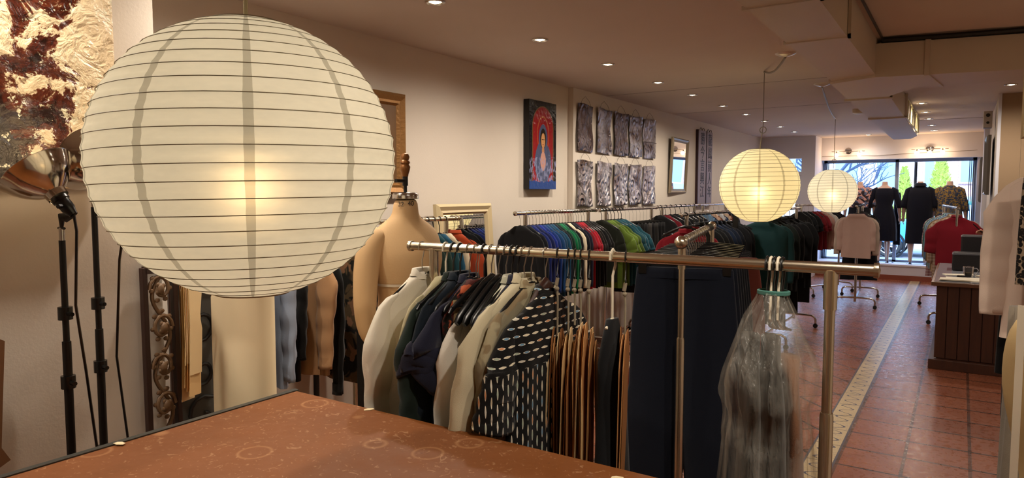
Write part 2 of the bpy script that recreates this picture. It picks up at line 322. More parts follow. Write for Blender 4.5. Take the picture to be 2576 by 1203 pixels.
def lantern(label, loc, Rr, sz, nw, e, ecol, bulb, wr, k, top, glow):
    t = thing('paper_lantern', label, 'lantern', loc)
    N = nw*4; prof = []; z0 = .97
    for i in range(N+1):
        th = (-1+2*i/N)*math.asin(z0); r = math.cos(th)*Rr; sc = abs(math.sin(PI*i/4)); r *= 1-.010*sc
        prof.append((r, math.sin(th)*Rr*sz))
    m = MB(); m.lathe(prof, 96); m.obj('paper_shade', papermat('lantern_paper', e, ecol, k), t, angle=0)
    pts = []; n = nw*40
    for i in range(n+1):
        u = i/n; th = (-1+2*u)*math.asin(z0); a = 2*PI*u*nw + .25*math.sin(7*u)
        pts.append((math.cos(th)*(Rr+.0008)*math.cos(a), math.cos(th)*(Rr+.0008)*math.sin(a), math.sin(th)*Rr*sz))
    m = MB(); m.tube(pts, wr, 4); m.obj('wire_rib', LW, t)
    m = MB(); rr = math.cos(math.asin(z0))*Rr; q = sz*z0*Rr
    m.lathe([(rr, -q-.003), (rr+.004, -q), (rr, -q+.003)], 32); m.obj('end_ring', LW, t)
    m = MB(); m.lathe([(rr, q-.003), (rr+.004, q), (rr, q+.003)], 32); m.obj('end_ring', LW, t); m = MB(); m.tube([(-rr, 0, q), (0, 0, q+.0), (rr, 0, q)], .0012, 6); m.obj('cross_wire', LW, t)
    m = MB(); m.ball((0, 0, -.06), .04, 16, (1, 1, 1.2)); bo = m.obj('bulb', emis('lantern_bulb'+str(glow), 'ffd9a0', glow), t); bo['label'] = 'glowing bulb'
    m = MB(); m.cyl((0, 0, -.015), (0, 0, .12), .02, 12); m.cyl((0, 0, .1), (0, 0, q), .004, 6); m.obj('socket', WHTP, t)
    return t
lantern('huge round cream paper lantern glowing in the left foreground above the table', (-1.502, 1.082, 1.702), .362, .955, 25, .19, 'cfc9b2', 0, .0011, .494, 0, 7)
lantern('medium looking paper lantern in the middle of the shop, yellowish, on a looped cord', (-1.53, 6.363, 1.682), .345, .965, 22, .30, 'e8d49a', 0, .0013, .625, 0, 13)
lantern('smallest looking paper lantern, paler, hanging nearest the shop window', (-1.585, 10.9, 1.64), .335, .95, 20, .30, 'e2dabe', 0, .0013, .77, 0, 13)
def cord(label, pts, r=.004, ext=None):
    t = thing('lantern_cord', label, 'cord'); m = MB(); m.tube(pts, r, 6); m.obj('cable', mat('cord_grey', '8d8478', .5), t)
    return t
m = MB(); m.cyl((-1.502, 1.082, 2.04), (-1.502, 1.082, 2.69), .0055, 8); tag(m.obj('lantern_cord', mat('cream_cord', 'b5aa86', .5)), 'straight pale cord rising from the big foreground lantern', 'cord')
def canopy_cord(med, hook, lan, zt, lbl, loopz):
    t = thing('ceiling_rose', 'flat white ceiling rose with swagged cord for the '+lbl, 'ceiling rose', (med[0], med[1], H_))
    m = MB(); m.lathe([(.005, -.03), (.02, -.026), (.05, -.018), (.075, -.006), (.078, 0)], 28); m.obj('cover', mat('white_metal', 'd8cec4', .3, .3), t)
    p = []; v = Vector((hook[0]-med[0], hook[1]-med[1], 0))
    for i in range(9): u = i/8; p.append((v.x*u, v.y*u, -.03-.05*math.sin(PI*u)+.02*u))
    m = MB(); m.tube(p, .009, 8); m.tube([(v.x, v.y, -.01), (v.x, v.y, -(H_-loopz))], .004, 6)
    lz = -(H_-loopz); m.tube([(v.x+.028*math.sin(a)*1, v.y, lz-.028+.028*math.cos(a)) for a in [2*PI*i/14 for i in range(15)]], .004, 6)
    m.tube([(v.x, v.y, lz-.0), (v.x+(lan[0]-hook[0])*.5, v.y+.01, lz-.1), (lan[0]-med[0], lan[1]-med[1], zt-H_)], .004, 6)
    m.obj('cord', mat('cord_grey', '8d8478', .5), t)
canopy_cord((-1.18, 5.63), (-1.50, 6.33), (-1.53, 6.363), 2.01, 'lantern hanging in mid shop', 2.20)
canopy_cord((-1.20, 7.40), (-1.57, 10.86), (-1.585, 10.9), 1.96, 'lantern near the window', 2.10)
# smoke detector, track lamps over the window
t = thing('smoke_detector', 'round white smoke detector with conduit on the ceiling', 'smoke detector', (-1.16, 9.9, H_)); m = MB(); m.lathe([(.002, -.06), (.05, -.058), (.07, -.045), (.075, 0)], 24); m.obj('detector_body', WHTP, t)
m = MB(); m.tube([(.06, 0, -.01), (.19, .0, -.01)], .006, 6); m.obj('conduit', BLKM, t)
def tracklight(x, n, label):
    t = thing('bar_spotlight', label, 'wall light', (x, 14.73, 2.42))
    m = MB(); m.lathe([(.001, .0), (.06, 0), (.062, -.02), (.03, -.03), (.001, -.03)], 24, Matrix.Rotation(R(90), 4, 'X') @ Matrix.Rotation(PI, 4, 'X')); m.obj('wall_plate', CHROME, t)
    m = MB(); m.cyl((-.29, -.07, -.01), (.29, -.07, -.01), .007, 8); m.cyl((0, 0, 0), (0, -.07, -.01), .01, 8); m.obj('bar', CHROME, t)
    for i in range(n):
        px = -.2+.4*i/(n-1) if n > 1 else 0
        if n == 2: px = (-.2, .2)[i]
        m = MB(); m.cyl((px, -.07, -.01), (px, -.085, -.05), .013, 10); h = m.obj('lamp_holder', CHROME, t)
        m = MB(); m.ball((px, -.095, -.08), .038, 14); b = m.obj('bulb', emis('halogen', 'ffd2a0', 16), h); b['label'] = 'glowing bulb'
        lamp('bar_spotlight_lamp', 'POINT', (x+px, 14.73-.16, 2.34), 1.0, (1, .66, .36), shadow_soft_size=.03)
tracklight(-1.88, 2, 'chrome bar with two glowing spotlights above the left window pane')
tracklight(-.53, 3, 'chrome bar with three glowing spotlights above the right window pane')
# ---------------------------------------------------------------- clothes rails
RZ = 1.42; DH = .026
def rack(name, label, a, b, z=RZ, m=NICKEL, r=.0155, ins=.13, ball=False, thick=False, base=True, spread=.25):
    a = Vector((*a, 0)); b = Vector((*b, 0)); L = (b-a).length; rz = math.atan2(b.y-a.y, b.x-a.x)
    t = thing(name, label, 'clothes rack', a, rz)
    q = MB(); q.cyl((0, 0, z), (L, 0, z), r, 20); q.obj('rail', m, t)
    for x, sg in ((0, -1), (L, 1)):
        q = MB()
        if ball: q.ball((x+sg*.012, 0, z), r*1.75, 20)
        else: q.lathe([(.001, -.002), (r*1.25, 0), (r*1.3, .006), (r*1.3, .012), (.001, .016)], 20, Matrix.Translation((x, 0, z)) @ Matrix.Rotation(sg*R(90), 4, 'Y'))
        q.obj('end_cap', m, t)
    for x in (ins, L-ins):
        q = MB(); q.tube([(x, 0, z-.006), (x, 0, z-.11)], [r*1.12, r*1.12], 16); q.tube([(x, 0, z-.10), (x, 0, .98)], r*.86, 16); q.obj('upright', m, t)
        q = MB(); q.tube([(x, 0, 1.03), (x, 0, 1.02), (x, 0, .09)], [r*1.0, r*1.12, r*1.12], 16); q.obj('lower_tube', m, t)
        if base:
            w = spread; q = MB(); q.tube([(x, -w, .055), (x, -w, .10), (x, -w+.015, .13), (x, -w+.05, .145), (x, 0, .15), (x, w-.05, .145), (x, w-.015, .13), (x, w, .10), (x, w, .055)], r*.85, 10); q.obj('foot', m, t)
            for y in (-w, w):
                q = MB(); q.tube([(x-.012, y, .026), (x+.012, y, .026)], .026, 16); q.box((x, y, .05), (.02, .02, .02)); q.obj('caster', RUB, t)
    if base: q = MB(); q.cyl((ins, 0, .12), (L-ins, 0, .12), r*.8, 10); q.obj('base_bar', m, t)
    t['rr'] = r
    return t, a, b, rz, z, r
def on(rk, s): t, a, b, rz, z, r = rk; p = a+(b-a).normalized()*s; return (p.x, p.y, z), rz

# ---------------------------------------------------------------- hangers: hook (wire or plastic) + body; origin at the rail axis, x = width
HM = {}
def hook_pts(r, l=.085, side=1):
    p = [(side*(-(r+.004)), 0, -.012)]
    for i in range(11): a = PI - PI*i/10*1.0; p.append((side*(r+.003)*math.cos(a), 0, (r+.003)*math.sin(a)))
    p += [(side*(r*.75), 0, -.018), (side*.006, 0, -.036), (0, 0, -.05), (0, 0, -l-DH)]
    return p
def hanger_parts(kind, r):
    key = (kind, round(r, 4))
    if key in HM: return HM[key]
    hk = MB(); bd = MB(); mats = (WIRE, BLKP)
    # the hook curls in the plane across the rail, i.e. the body plane
    if kind in ('black', 'white', 'wood'):
        thick = .0034 if kind != 'wood' else .0019
        hk.tube(hook_pts(r), thick, 7); arm = [(-.20, 0, -.172), (-.185, 0, -.158), (-.12, 0, -.125), (-.05, 0, -.094), (0, 0, -.082), (.05, 0, -.094), (.12, 0, -.125), (.185, 0, -.158), (.20, 0, -.172)]
        if kind == 'wood': arm = [(-.19, 0, -.232), (-.17, 0, -.212), (-.11, 0, -.165), (-.045, 0, -.108), (0, 0, -.082), (.045, 0, -.108), (.11, 0, -.165), (.17, 0, -.212), (.19, 0, -.232)]
        bd.tube(arm, [.008, .011, .011, .012, .015, .012, .011, .011, .008] if kind != 'wood' else [.01, .014, .017, .022, .03, .022, .017, .014, .01], 10, flat=.5)
        if kind != 'wood': bd.tube([(-.19, 0, -.152), (0, 0, -.158), (.19, 0, -.152)], .005, 6)
        mats = {'black': (BLKP, BLKP), 'white': (WHTP, WHTP), 'wood': (WIRE, mat('dark_hanger_wood', '33180f', .35))}[kind]
    elif kind == 'metal':
        hk.tube(hook_pts(r, .09), .0019, 6); arm = [(-.195, 0, -.172), (-.185, 0, -.162), (-.12, 0, -.128), (-.05, 0, -.098), (0, 0, -.085), (.05, 0, -.098), (.12, 0, -.128), (.185, 0, -.162), (.195, 0, -.172)]
        bd.tube(arm, [.008, .012, .013, .013, .016, .013, .013, .012, .008], 10, flat=.42); bd.box((0, 0, -.088), (.03, .012, .03))
    elif kind == 'heavy':
        hk.tube(hook_pts(r, .085), .0021, 6); bd.tube([(-.205, 0, -.20), (-.19, 0, -.185), (-.12, 0, -.135), (-.05, 0, -.088), (0, 0, -.070), (.05, 0, -.088), (.12, 0, -.135), (.19, 0, -.185), (.205, 0, -.20)], [.012, .018, .017, .015, .018, .015, .017, .018, .012], 12, flat=.6); bd.tube([(-.185, 0, -.188), (0, 0, -.196), (.185, 0, -.188)], .006, 8)
    elif kind == 'clip':
        hk.tube(hook_pts(r, .12), .0019, 6); bd.tube([(-.16, 0, -.125), (0, 0, -.118), (.16, 0, -.125)], .006, 8, flat=.6)
        for x in (-.14, .14): bd.prism([(x-.012, -.17), (x+.012, -.17), (x+.014, -.125), (x-.014, -.125)], -.012, .012, Matrix.Rotation(R(90), 4, 'X'))
    elif kind == 'clipwide':
        hk.tube(hook_pts(r, .052), .0022, 6); bd.prism([(-.20, -.080), (-.20, -.060), (-.05, -.047), (.05, -.047), (.20, -.060), (.20, -.080)], -.006, .006, Matrix.Rotation(R(90), 4, 'X'))
        for x in (-.17, .17): bd.prism([(x-.016, -.115), (x+.016, -.115), (x+.018, -.070), (x-.018, -.070)], -.014, .014, Matrix.Rotation(R(90), 4, 'X'))
    bd.v = [(x, y, z-DH) for x, y, z in bd.v]; a = hk.obj('hook', mats[0]); b = bd.obj('shoulder_bar', mats[1]); COL.objects.unlink(a); COL.objects.unlink(b)
    HM[key] = (a, b); return HM[key]
def hanger(rk, s, kind, label, group, yaw=0, sx=1, dz=0):
    loc, rz = on(rk, s); t = thing('clothes_hanger', label, 'hanger', loc, rz+PI/2+yaw, group)
    if sx != 1: t.scale = (sx, 1, 1)
    for p in hanger_parts(kind, rk[5]): c = p.copy(); link(c, t)
    return t

# ---------------------------------------------------------------- garments (local x across the shoulders, y thickness, origin at the rail axis)
def sgn(v): return 1 if v >= 0 else -1
def body(mb, zs, hw, hd, seed, fold=.012, K=22, nx=36, top=1, bot=0, lean=0, pw=.75, sway=0):
    rnd = random.Random(seed); ph = [rnd.uniform(0, 6.28) for _ in range(6)]; f1 = rnd.uniform(16, 24); f2 = rnd.uniform(34, 48); rs = []
    z0, z1 = zs[0], zs[-1]
    for i in range(K+1):
        u = i/K; z = z0+(z1-z0)*u
        w = interp(zs, hw, z); d = interp(zs, hd, z); A = fold*min(1, max(0, (u-.06)*1.6))
        r = []
        for j in range(nx):
            a = 2*PI*j/nx; c, s = math.cos(a), math.sin(a); x = w*sgn(c)*abs(c)**pw; y = d*sgn(s)*abs(s)**.8
            y += A*(math.sin(f1*x+ph[0]+1.2*u)+.55*math.sin(f2*x+ph[1]-1.5*u))+.25*A*math.sin(60*x+ph[2])*sgn(s)
            x += A*.35*math.sin(7*z+ph[3])+lean*u
            zz = z + (A*.5*math.sin(9*x+ph[4]) if i == K else 0)
            r.append((x, y+sway*u*u, zz))
        rs.append(r)
    mb.rings(rs, (top, bot))
def interp(xs, ys, v):
    # xs descending
    if v >= xs[0]: return ys[0]
    for i in range(len(xs)-1):
        if v >= xs[i+1]:
            t = (xs[i]-v)/(xs[i]-xs[i+1]); return ys[i]+(ys[i+1]-ys[i])*t
    return ys[-1]
def sleeve(mb, side, W, zs_, L, r0, r1, seed, out=.05, fwd=0, dep=.5, crumple=.004, n=14, K=14):
    rnd = random.Random(seed*7+side); p0 = rnd.uniform(0, 6); h = W/2; pts = [(h-.085, .034), (h-.045, .014), (h-.02, -.012), (h-.004, -.05), (h+out*.45, -.11)]; rs = [.010, .018, .028, .040, r0*.96]
    for i in range(1, K+1): u = i/K; pts.append((h+out*(.45+.55*u)+crumple*math.sin(7*u+p0), -.11-(L-.11)*u)); rs.append(r0+(r1-r0)*u+crumple*.5*math.sin(11*u+p0))
    mb.tube([(side*x, fwd*max(0, i-3)/K+crumple*.8*math.sin(i*.9+p0), zs_+z) for i, (x, z) in enumerate(pts)], [r*dep for r in rs], n, flat=1/dep, up=(0, 1, 0))
def crumpled(mb, amp, f=7, seed=0):
    """irregular cloth folds: mostly in the thickness direction, drawn out vertically"""
    o = Vector((seed*1.7, seed*.9, seed*2.3)); out = []
    for x, y, z in mb.v:
        n1 = noise.noise(Vector((x*16, y*5, z*3.2+x*4))+o); n2 = noise.noise(Vector((x*34, y*9, z*6-x*9))+o*1.3); n3 = noise.noise(Vector((x*5, y*3, z*2))+o)
        r = (1-abs(n1)*2)*.6+n2*.5; s_ = 1 if y >= 0 else -1
        out.append((x+n3*amp*.5+n2*amp*.3, y+r*amp*s_*.8+n3*amp*1.2, z))
    mb.v = out; return mb
def top_garment(W=.40, L=.60, D=.021, drop=.085, hem=None, sl=0, sw=.046, sc=.036, neck=.05, seed=0, fold=.010, out=.012, z0=-.078, fwd=0, K=22, nx=36, dep=.40, lean=0):
    m = MB(); h = (hem or W*.98)/2; z1 = z0-drop
    zs = [z0, z0-drop*.35, z1, z1-.05, z1-.16, z0-L]; hw = [neck, neck+(W/2-neck)*.34, W/2-.012, W/2+.002, W/2-.012, h]; hd = [neck*.5, .020, .018, D*.8, D, D*1.1]
    body(m, zs, hw, hd, seed, fold, K, nx, lean=lean)
    if sl:
        for sd in (-1, 1): sleeve(m, sd, W, z1, sl, sw, sc, seed, out, fwd, dep)
    return m
def collar(m, neck, z0, h=.022, thick=.004, open_=.5, flare=.010):
    n = 22; rs = []
    for k, (dr, dz) in enumerate([(0, 0), (-.006, h), (.004, h+.004), (flare, h*.35), (flare+.004, 0.002)]):
        rs.append([((neck+dr)*math.cos(a), (neck*.42+dr)*math.sin(a), z0+dz - (.012 if math.sin(a) < -.6 else 0)) for a in [R(-90+open_*30)+ (2*PI-R(open_*60))*i/(n-1) for i in range(n)]])
    m.rings(rs, (0, 0), closed=False)
SHAPES = {}
def wear(name, cat, rk, s, mb, m, label, group=None, yaw=0, dz=0, parts=(), sub=0, key=None, roll=0):
    """one garment hung on the rail; parts: (name, mesh, material, label)"""
    loc, rz = on(rk, s); loc = (loc[0], loc[1], loc[2]+dz-DH)
    if not parts:
        o = mb.obj(name, m, loc=loc, sub=sub, angle=0); o.rotation_euler = (0, roll, rz+PI/2+yaw); return tag(o, label, cat, group)
    t = thing(name, label, cat, loc, rz+PI/2+yaw, group); t.rotation_euler = (0, roll, rz+PI/2+yaw)
    q = mb.obj('body', m, t, sub=sub, angle=0)
    for p in parts:
        o = p[1].obj(p[0], p[2], t, angle=0, sub=sub)
        if len(p) > 3: o['label'] = p[3]
    return t
def run(rk, items, hk, hl, hg, dy=.0):
    """items: (s, kind, colour or material, label, overrides)"""
    for i, it in enumerate(items):
        s, kind, c, label = it[:4]; k = dict(it[4]) if len(it) > 4 else {}; seed = i*13+int(s*100)
        yaw = k.pop('yaw', random.Random(seed).uniform(-.07, .07)); m = fab(c) if isinstance(c, str) else c; hgk = k.pop('hk', hk); nohang = k.pop('nh', False); group = k.pop('group', None)
        dz = k.pop('dz', 0); nm, ct = kind, {'sweater': 'sweater', 'tee': 'top', 'jacket': 'jacket', 'trousers': 'trousers', 'skirt': 'skirt', 'dress': 'dress', 'shirt': 'shirt', 'coat': 'coat', 'turtleneck': 'sweater', 'blouse': 'blouse'}[kind]
        pt = ()
        if kind in ('trousers', 'skirt'):
            w = k.get('W', .30); L = k.get('L', .75); mb = MB(); zs = [-.135, -.16, -.3, -.135-L]; body(mb, zs, [w/2, w/2, w/2*1.06, k.get('hem', w*1.1)/2], [.008, .01, .016, .02], seed, k.get('fold', .008), 14, 24, pw=.9)
            if hgk in ('black', 'metal'): hgk = 'clip'
        else:
            d = dict(sweater=dict(sl=.48, L=.61, W=.36), tee=dict(sl=.22, L=.60, sw=.052, sc=.055, out=.03, W=.37), jacket=dict(sl=.54, L=.66, sw=.06, sc=.045, D=.035), dress=dict(L=1.0, sl=.2, hem=.5), shirt=dict(sl=.54, L=.70), coat=dict(sl=.56, L=.95, D=.05, W=.44), turtleneck=dict(sl=.52, L=.58, neck=.07), blouse=dict(sl=.5, L=.6, neck=.09))[kind]
            d.update(k); d.setdefault('K', 14); d.setdefault('nx', 28); mb = top_garment(seed=seed, **d)
            if kind in ('jacket', 'shirt'): cm = MB(); collar(cm, d.get('neck', .05), -.082); pt = (('collar', cm, m),)
            if kind == 'turtleneck': cm = MB(); cm.lathe([(.052, -.085), (.050, -.07), (.050, -.055), (.056, -.05), (.060, -.06), (.064, -.09)], 20, Matrix.Diagonal((1, .7, 1, 1))); pt = (('roll_collar', cm, m),)
        wear(nm, ct, rk, s, mb, m, label, group, yaw, dz, parts=pt)
        if not nohang: hanger(rk, s, hgk, 'hanger of the '+' '.join(label.split()[:13]), hg, yaw, min(1, k.get('W', .36 if kind == 'sweater' else .40)/.42))
NV = '141a2c'; BK = '0f0f12'
# wall rails
A = rack('garment_rack', 'chrome rail at the wall nearest the religious painting, full of blue to red sweaters', (-3.0, 4.62), (-2.93, 5.90), 1.45, CHROME, .016)
B = rack('garment_rack', 'chrome rail at the wall under the first four metal panels, with olive and teal tops', (-2.97, 6.08), (-2.95, 7.50), 1.445, CHROME, .016)
C_ = rack('garment_rack', 'chrome wall rail under the narrow wall mirror, with black and dark red tops', (-2.97, 7.62), (-2.97, 9.05), 1.45, CHROME, .016)
C2 = rack('garment_rack', 'chrome wall rail below the carved calligraphy boards', (-2.97, 9.15), (-2.97, 10.5), 1.45, CHROME, .016)
D_ = rack('garment_rack', 'chrome rack in front of the wall rails with red roll necks and long navy coats', (-2.08, 5.90), (-2.02, 7.6), 1.42, CHROME, .016)
run(A, [(.06, 'sweater', BK, 'black sweater facing the camera at the near end of the blue to red row', dict(W=.37, sl=.48)),
 (.13, 'sweater', '10131c', 'blackish sweater directly behind the front facing black one'), (.19, 'sweater', '1d2f7e', 'first royal blue sweater of the rail, behind two black ones'), (.24, 'sweater', '16245c', 'deep blue sweater second in the blue run'),
 (.29, 'sweater', '2038a0', 'bright royal blue sweater third in the blue run'), (.34, 'sweater', '1d3f8c', 'royal blue sweater with lighter shoulder, fourth in the blue run'), (.385, 'sweater', '1f4f86', 'mid blue sweater before the petrol ones'),
 (.43, 'sweater', '1d4a6c', 'petrol blue sweater, first of two'), (.475, 'sweater', '235a7c', 'petrol blue sweater, lighter one beside the dark navy'), (.52, 'sweater', '131c2b', 'dark navy sweater between petrol and green'),
 (.565, 'sweater', '0d3b2c', 'bottle green sweater before the bright green ones'), (.61, 'sweater', '0f7a4a', 'emerald green sweater, first of two'), (.65, 'sweater', '12694a', 'emerald green sweater beside the black one'),
 (.70, 'sweater', BK, 'black sweater between green and cream'), (.75, 'sweater', 'e3d6b8', 'cream sweater, only pale one in the coloured row'), (.80, 'sweater', '11141f', 'dark navy sweater right of the cream one', ), (.845, 'sweater', '1c1c33', 'midnight sweater touching the red ones'),
 (.89, 'tee', '8c1422', 'dark red top, first of the red ones'), (.94, 'tee', 'b3152a', 'bright red top with elbow sleeves in the middle of the reds'), (.98, 'tee', 'a81628', 'bright red top beside the dark brown ones'),
 (1.03, 'tee', '201410', 'very dark brown top after the reds'), (1.08, 'tee', '1a1210', 'dark brown top, second after the reds'), (1.13, 'tee', BK, 'black top close to the far post of the rail'), (1.18, 'tee', '121110', 'last black top at the far end of the coloured row')],
 'metal', 'black hanger with thin metal hook on the coloured sweater rail', 'hangers on the rail of coloured sweaters')
wide = dict(W=.42, sl=.24, sw=.075, sc=.07, out=.10, L=.66)
run(B, [(.05, 'tee', '1a1f12', 'blackish green top at the near end of the olive group'), (.12, 'tee', '5d7426', 'olive green jersey top, first of three', wide), (.19, 'tee', '66802a', 'olive green jersey top, brightest and middle of three', wide), (.26, 'tee', '546c24', 'olive green jersey top beside the teal ones', wide),
 (.34, 'tee', '1d4f5a', 'teal top with short sleeve, behind the olive tops', wide), (.43, 'tee', '20596a', 'wide teal top, the second of the teal group', wide), (.50, 'tee', '1c5363', 'teal top with the long pointed shoulder, last of the teal group', wide)],
 'black', 'black hanger holding an olive or teal top', 'hangers under the olive and teal tops')
tr = [('1b1b1e', 'black trousers on clips, first after the teal tops'), ('26262a', 'charcoal trousers on clips with a white size tag'), ('151517', 'black slim trousers on clips beside the charcoal pair'), ('2b2a2c', 'dark grey trousers hanging mid rail'), ('4a4745', 'mid grey trousers, the lightest pair on the wall rail'), ('1a191b', 'black trousers with cream price tag'), ('343230', 'grey brown trousers near the rail end'), ('141416', 'black trousers by the far post'), ('1c1b1d', 'black trousers at the end of the trouser row')]
run(B, [(.60+i*.095, 'trousers', c, l, dict(W=.27, L=.72)) for i, (c, l) in enumerate(tr)], 'clip', 'metal clip hanger in the trouser row on the wall rail', 'clip hangers of the trouser row')
cc = [(BK, 'black top, first under the wall mirror'), ('7c1626', 'dark red top among the black ones under the mirror'), (BK, 'black top right behind the dark red one'), ('15151a', 'off black top third from the dark red one'), ('0d0d10', 'black jersey top in the middle of the mirror rail'), ('16161c', 'blue black top on the mirror rail'), (BK, 'black top before the far post of the mirror rail'), ('12131a', 'last black top of the mirror rail')]
run(C_, [(.08+i*.17, 'tee', c, l) for i, (c, l) in enumerate(cc)], 'black', 'black hanger on the rail under the wall mirror', 'hangers under the wall mirror')
cc = [(fab('1d2c4a', kind='blotch', c2='5c7a96'), 'blue print blouse below the calligraphy boards'), (fab('7c4a3a', kind='blotch', c2='c2a08a'), 'rust print blouse below the calligraphy boards'), (fab('243a5c', kind='blotch', c2='b9bcc2'), 'blue and white print blouse next to the lantern'), (fab('8a3a32', kind='blotch', c2='d0b49a'), 'red print blouse, furthest on the wall'), (fab('2c3344'), 'slate blouse beside the print blouses')]
run(C2, [(.1+i*.26, 'blouse', c, l) for i, (c, l) in enumerate(cc)], 'metal', 'hanger under the print blouses', 'hangers under the print blouses')
run(D_, [(.10, 'turtleneck', '8c1222', 'bright red roll neck sweater facing the camera on the free standing rack', dict(W=.44, yaw=.25, dz=-.05)), (.30, 'turtleneck', '8c1222', 'second red roll neck sweater just behind the first', dict(W=.44, dz=-.04))], 'black', 'black hanger inside a red roll neck', 'hangers of the red roll necks')
dk = [('101218', 'black jacket behind the red roll necks'), ('15171c', 'dark jacket second behind the roll necks'), ('0e1422', 'navy black jacket third behind the roll necks'), ('16294a', 'navy blue jacket, bluest of the rack'), ('14233e', 'navy jacket right of the bluest one'), ('111a2c', 'dark navy jacket before the long coats')]
run(D_, [(.45+i*.12, 'jacket', c, l, dict(L=.62)) for i, (c, l) in enumerate(dk)], 'metal', 'black hanger with metal hook on the navy jacket rack', 'hangers of the navy jacket rack')
run(D_, [(1.20+i*.11, 'coat', c, l, dict(W=.46, L=.80)) for i, (c, l) in enumerate([('11141d', 'long blackish coat left of three at the rack end'), ('0f121a', 'long black coat in the middle at the rack end'), ('12151f', 'long black coat at the very end of the rack beside the floor gap')])], 'metal', 'hanger of a long coat', 'hangers of the long dark coats')

# rack running away from the camera with navy trousers
E2 = rack('garment_rack', 'brushed metal rack with ball ends pointing at the camera, loaded with dark trousers', (-.935, 2.66), (-1.24, 4.05), RZ, NICKEL, .0155, ins=.02, ball=True, spread=.3)
def pants(rk, s, c, label, W=.40, L=1.02, seed=0, flare=1.2, yaw=0, split=.5, hk='clipwide', z0=-.092):
    m = MB(); w = W/2; cr = z0-L*split
    for sd in (-1, 1):
        q = MB(); zz = [z0, z0-.2, cr, z0-L*.8, z0-L]; body(q, zz, [w*.47, w*.52, w*.55, w*.55*flare, w*.58*flare], [.012, .018, .022, .025, .028], seed+sd, .009, 24, 36, pw=.8); k = len(m.v)
        vs = [(x+sd*(w*.46+w*.06*min(1, (z0-z)/.3)+max(0, cr-z)/(L*.5)*w*.22*flare), y, z) for x, y, z in q.v]; m.v += vs; m.f += [tuple(k+i for i in f) for f in q.f]; m.m += q.m
    b = MB(); body(b, [z0+.004, z0-.04], [w*.91, w*.94], [.015, .017], seed, 0, 2, 40, pw=.95)
    wear('trousers', 'trousers', rk, s, m, fab(c), label, yaw=yaw, parts=(('waistband', b, fab(c)),))
    hanger(rk, s, hk, 'clip hanger of the '+' '.join(label.split()[:12]), 'clip hangers on the dark trouser rack', yaw)
pants(E2, .10, '131a2b', 'wide leg navy trousers hanging closest to the camera behind the steel post', .42, 1.02, 3, 1.15, yaw=.05)
for i, (c, l) in enumerate([('121827', 'navy trousers directly behind the nearest wide leg pair'), ('10141f', 'blackish navy trousers third on the ball ended rack'), ('11151f', 'dark trousers fourth on the ball ended rack'), ('0f1219', 'black trousers in the middle of the ball ended rack'), ('141821', 'black blue trousers just past the middle of the rack'), ('10131a', 'black trousers before the rust pair')]):
    pants(E2, .20+i*.075, c, l, .44+.012*i, 1.0, 11+i, 1.1)
pants(E2, .68, '7c3a2c', 'rust brown trousers, only reddish pair on the dark rack', .60, 1.0, 41, 1.1)
for i, (c, l) in enumerate([('1a1512', 'brown black trousers behind the rust pair'), ('101116', 'black trousers at the far part of the ball ended rack'), ('0f1014', 'black trousers last but one on the ball ended rack'), ('131318', 'black trousers at the far end of the ball ended rack')]):
    pants(E2, .78+i*.10, c, l, .50, .95, 61+i, 1.1)
for i in range(6): hanger(E2, 1.12+i*.035, 'black', 'empty black hanger bunched at the far end of the ball ended rack', 'empty hangers at the far end of the ball ended rack')

# ---------------------------------------------------------------- rail at the left wall
E_ = rack('garment_rack', 'wall rail left of the white framed mirror with green and orange tops', (-3.1, 2.82), (-3.1, 3.98), 1.43, NICKEL, .015)
kn = [('cdbfa4', 'cream cardigan, first in view beside the dress form'), ('d4c8ae', 'second cream cardigan beside the dress form'), ('1c3029', 'dark green sweater after the cream cardigans'), ('22392f', 'green sweater, second of the green ones'), ('1c4a52', 'petrol green sweater beside the blue one'), ('1f5570', 'petrol blue sweater left of the orange one'), ('c9b79a', 'beige sweater almost hidden behind the orange one')]
run(E_, [(.63+i*.065, 'sweater', c, l) for i, (c, l) in enumerate(kn)], 'black', 'black plastic hanger on the rail left of the white mirror', 'hangers on the rail left of the white mirror')
run(E_, [(1.13, 'jacket', 'a8401c', 'burnt orange jacket at the end of the rail in front of the white mirror', dict(W=.42, L=.62))], 'metal', 'thin metal hook of the orange jacket', 'hanger of the orange jacket')
for i, (k, c, l, w) in enumerate([('shirt', fab('15283a', kind='stripe', c2='2d5a80', scale=2), 'dark navy tunic with fine blue lines beside the black post', dict(L=.92)), ('shirt', fab('17140f', kind='paisley', c2='8a7a56', scale=2.4), 'black and tan paisley blouse left of the black post', dict(L=.78)), ('shirt', fab('1b1a12', kind='blotch', c2='5c4a30', c3='8a6448', scale=1.2), 'dark camouflage print blouse', dict(L=.85))]):
    run(E_, [(.26-i*.10, k, c, l, w)], 'black', 'hanger of a patterned blouse at the left wall', 'hangers of the patterned blouses')
F_ = rack('garment_rack', 'rail mostly hidden by the big lantern, with blue grey and tan shirts', (-3.12, 1.98), (-3.12, 2.79), 1.43, BLKM, .015)
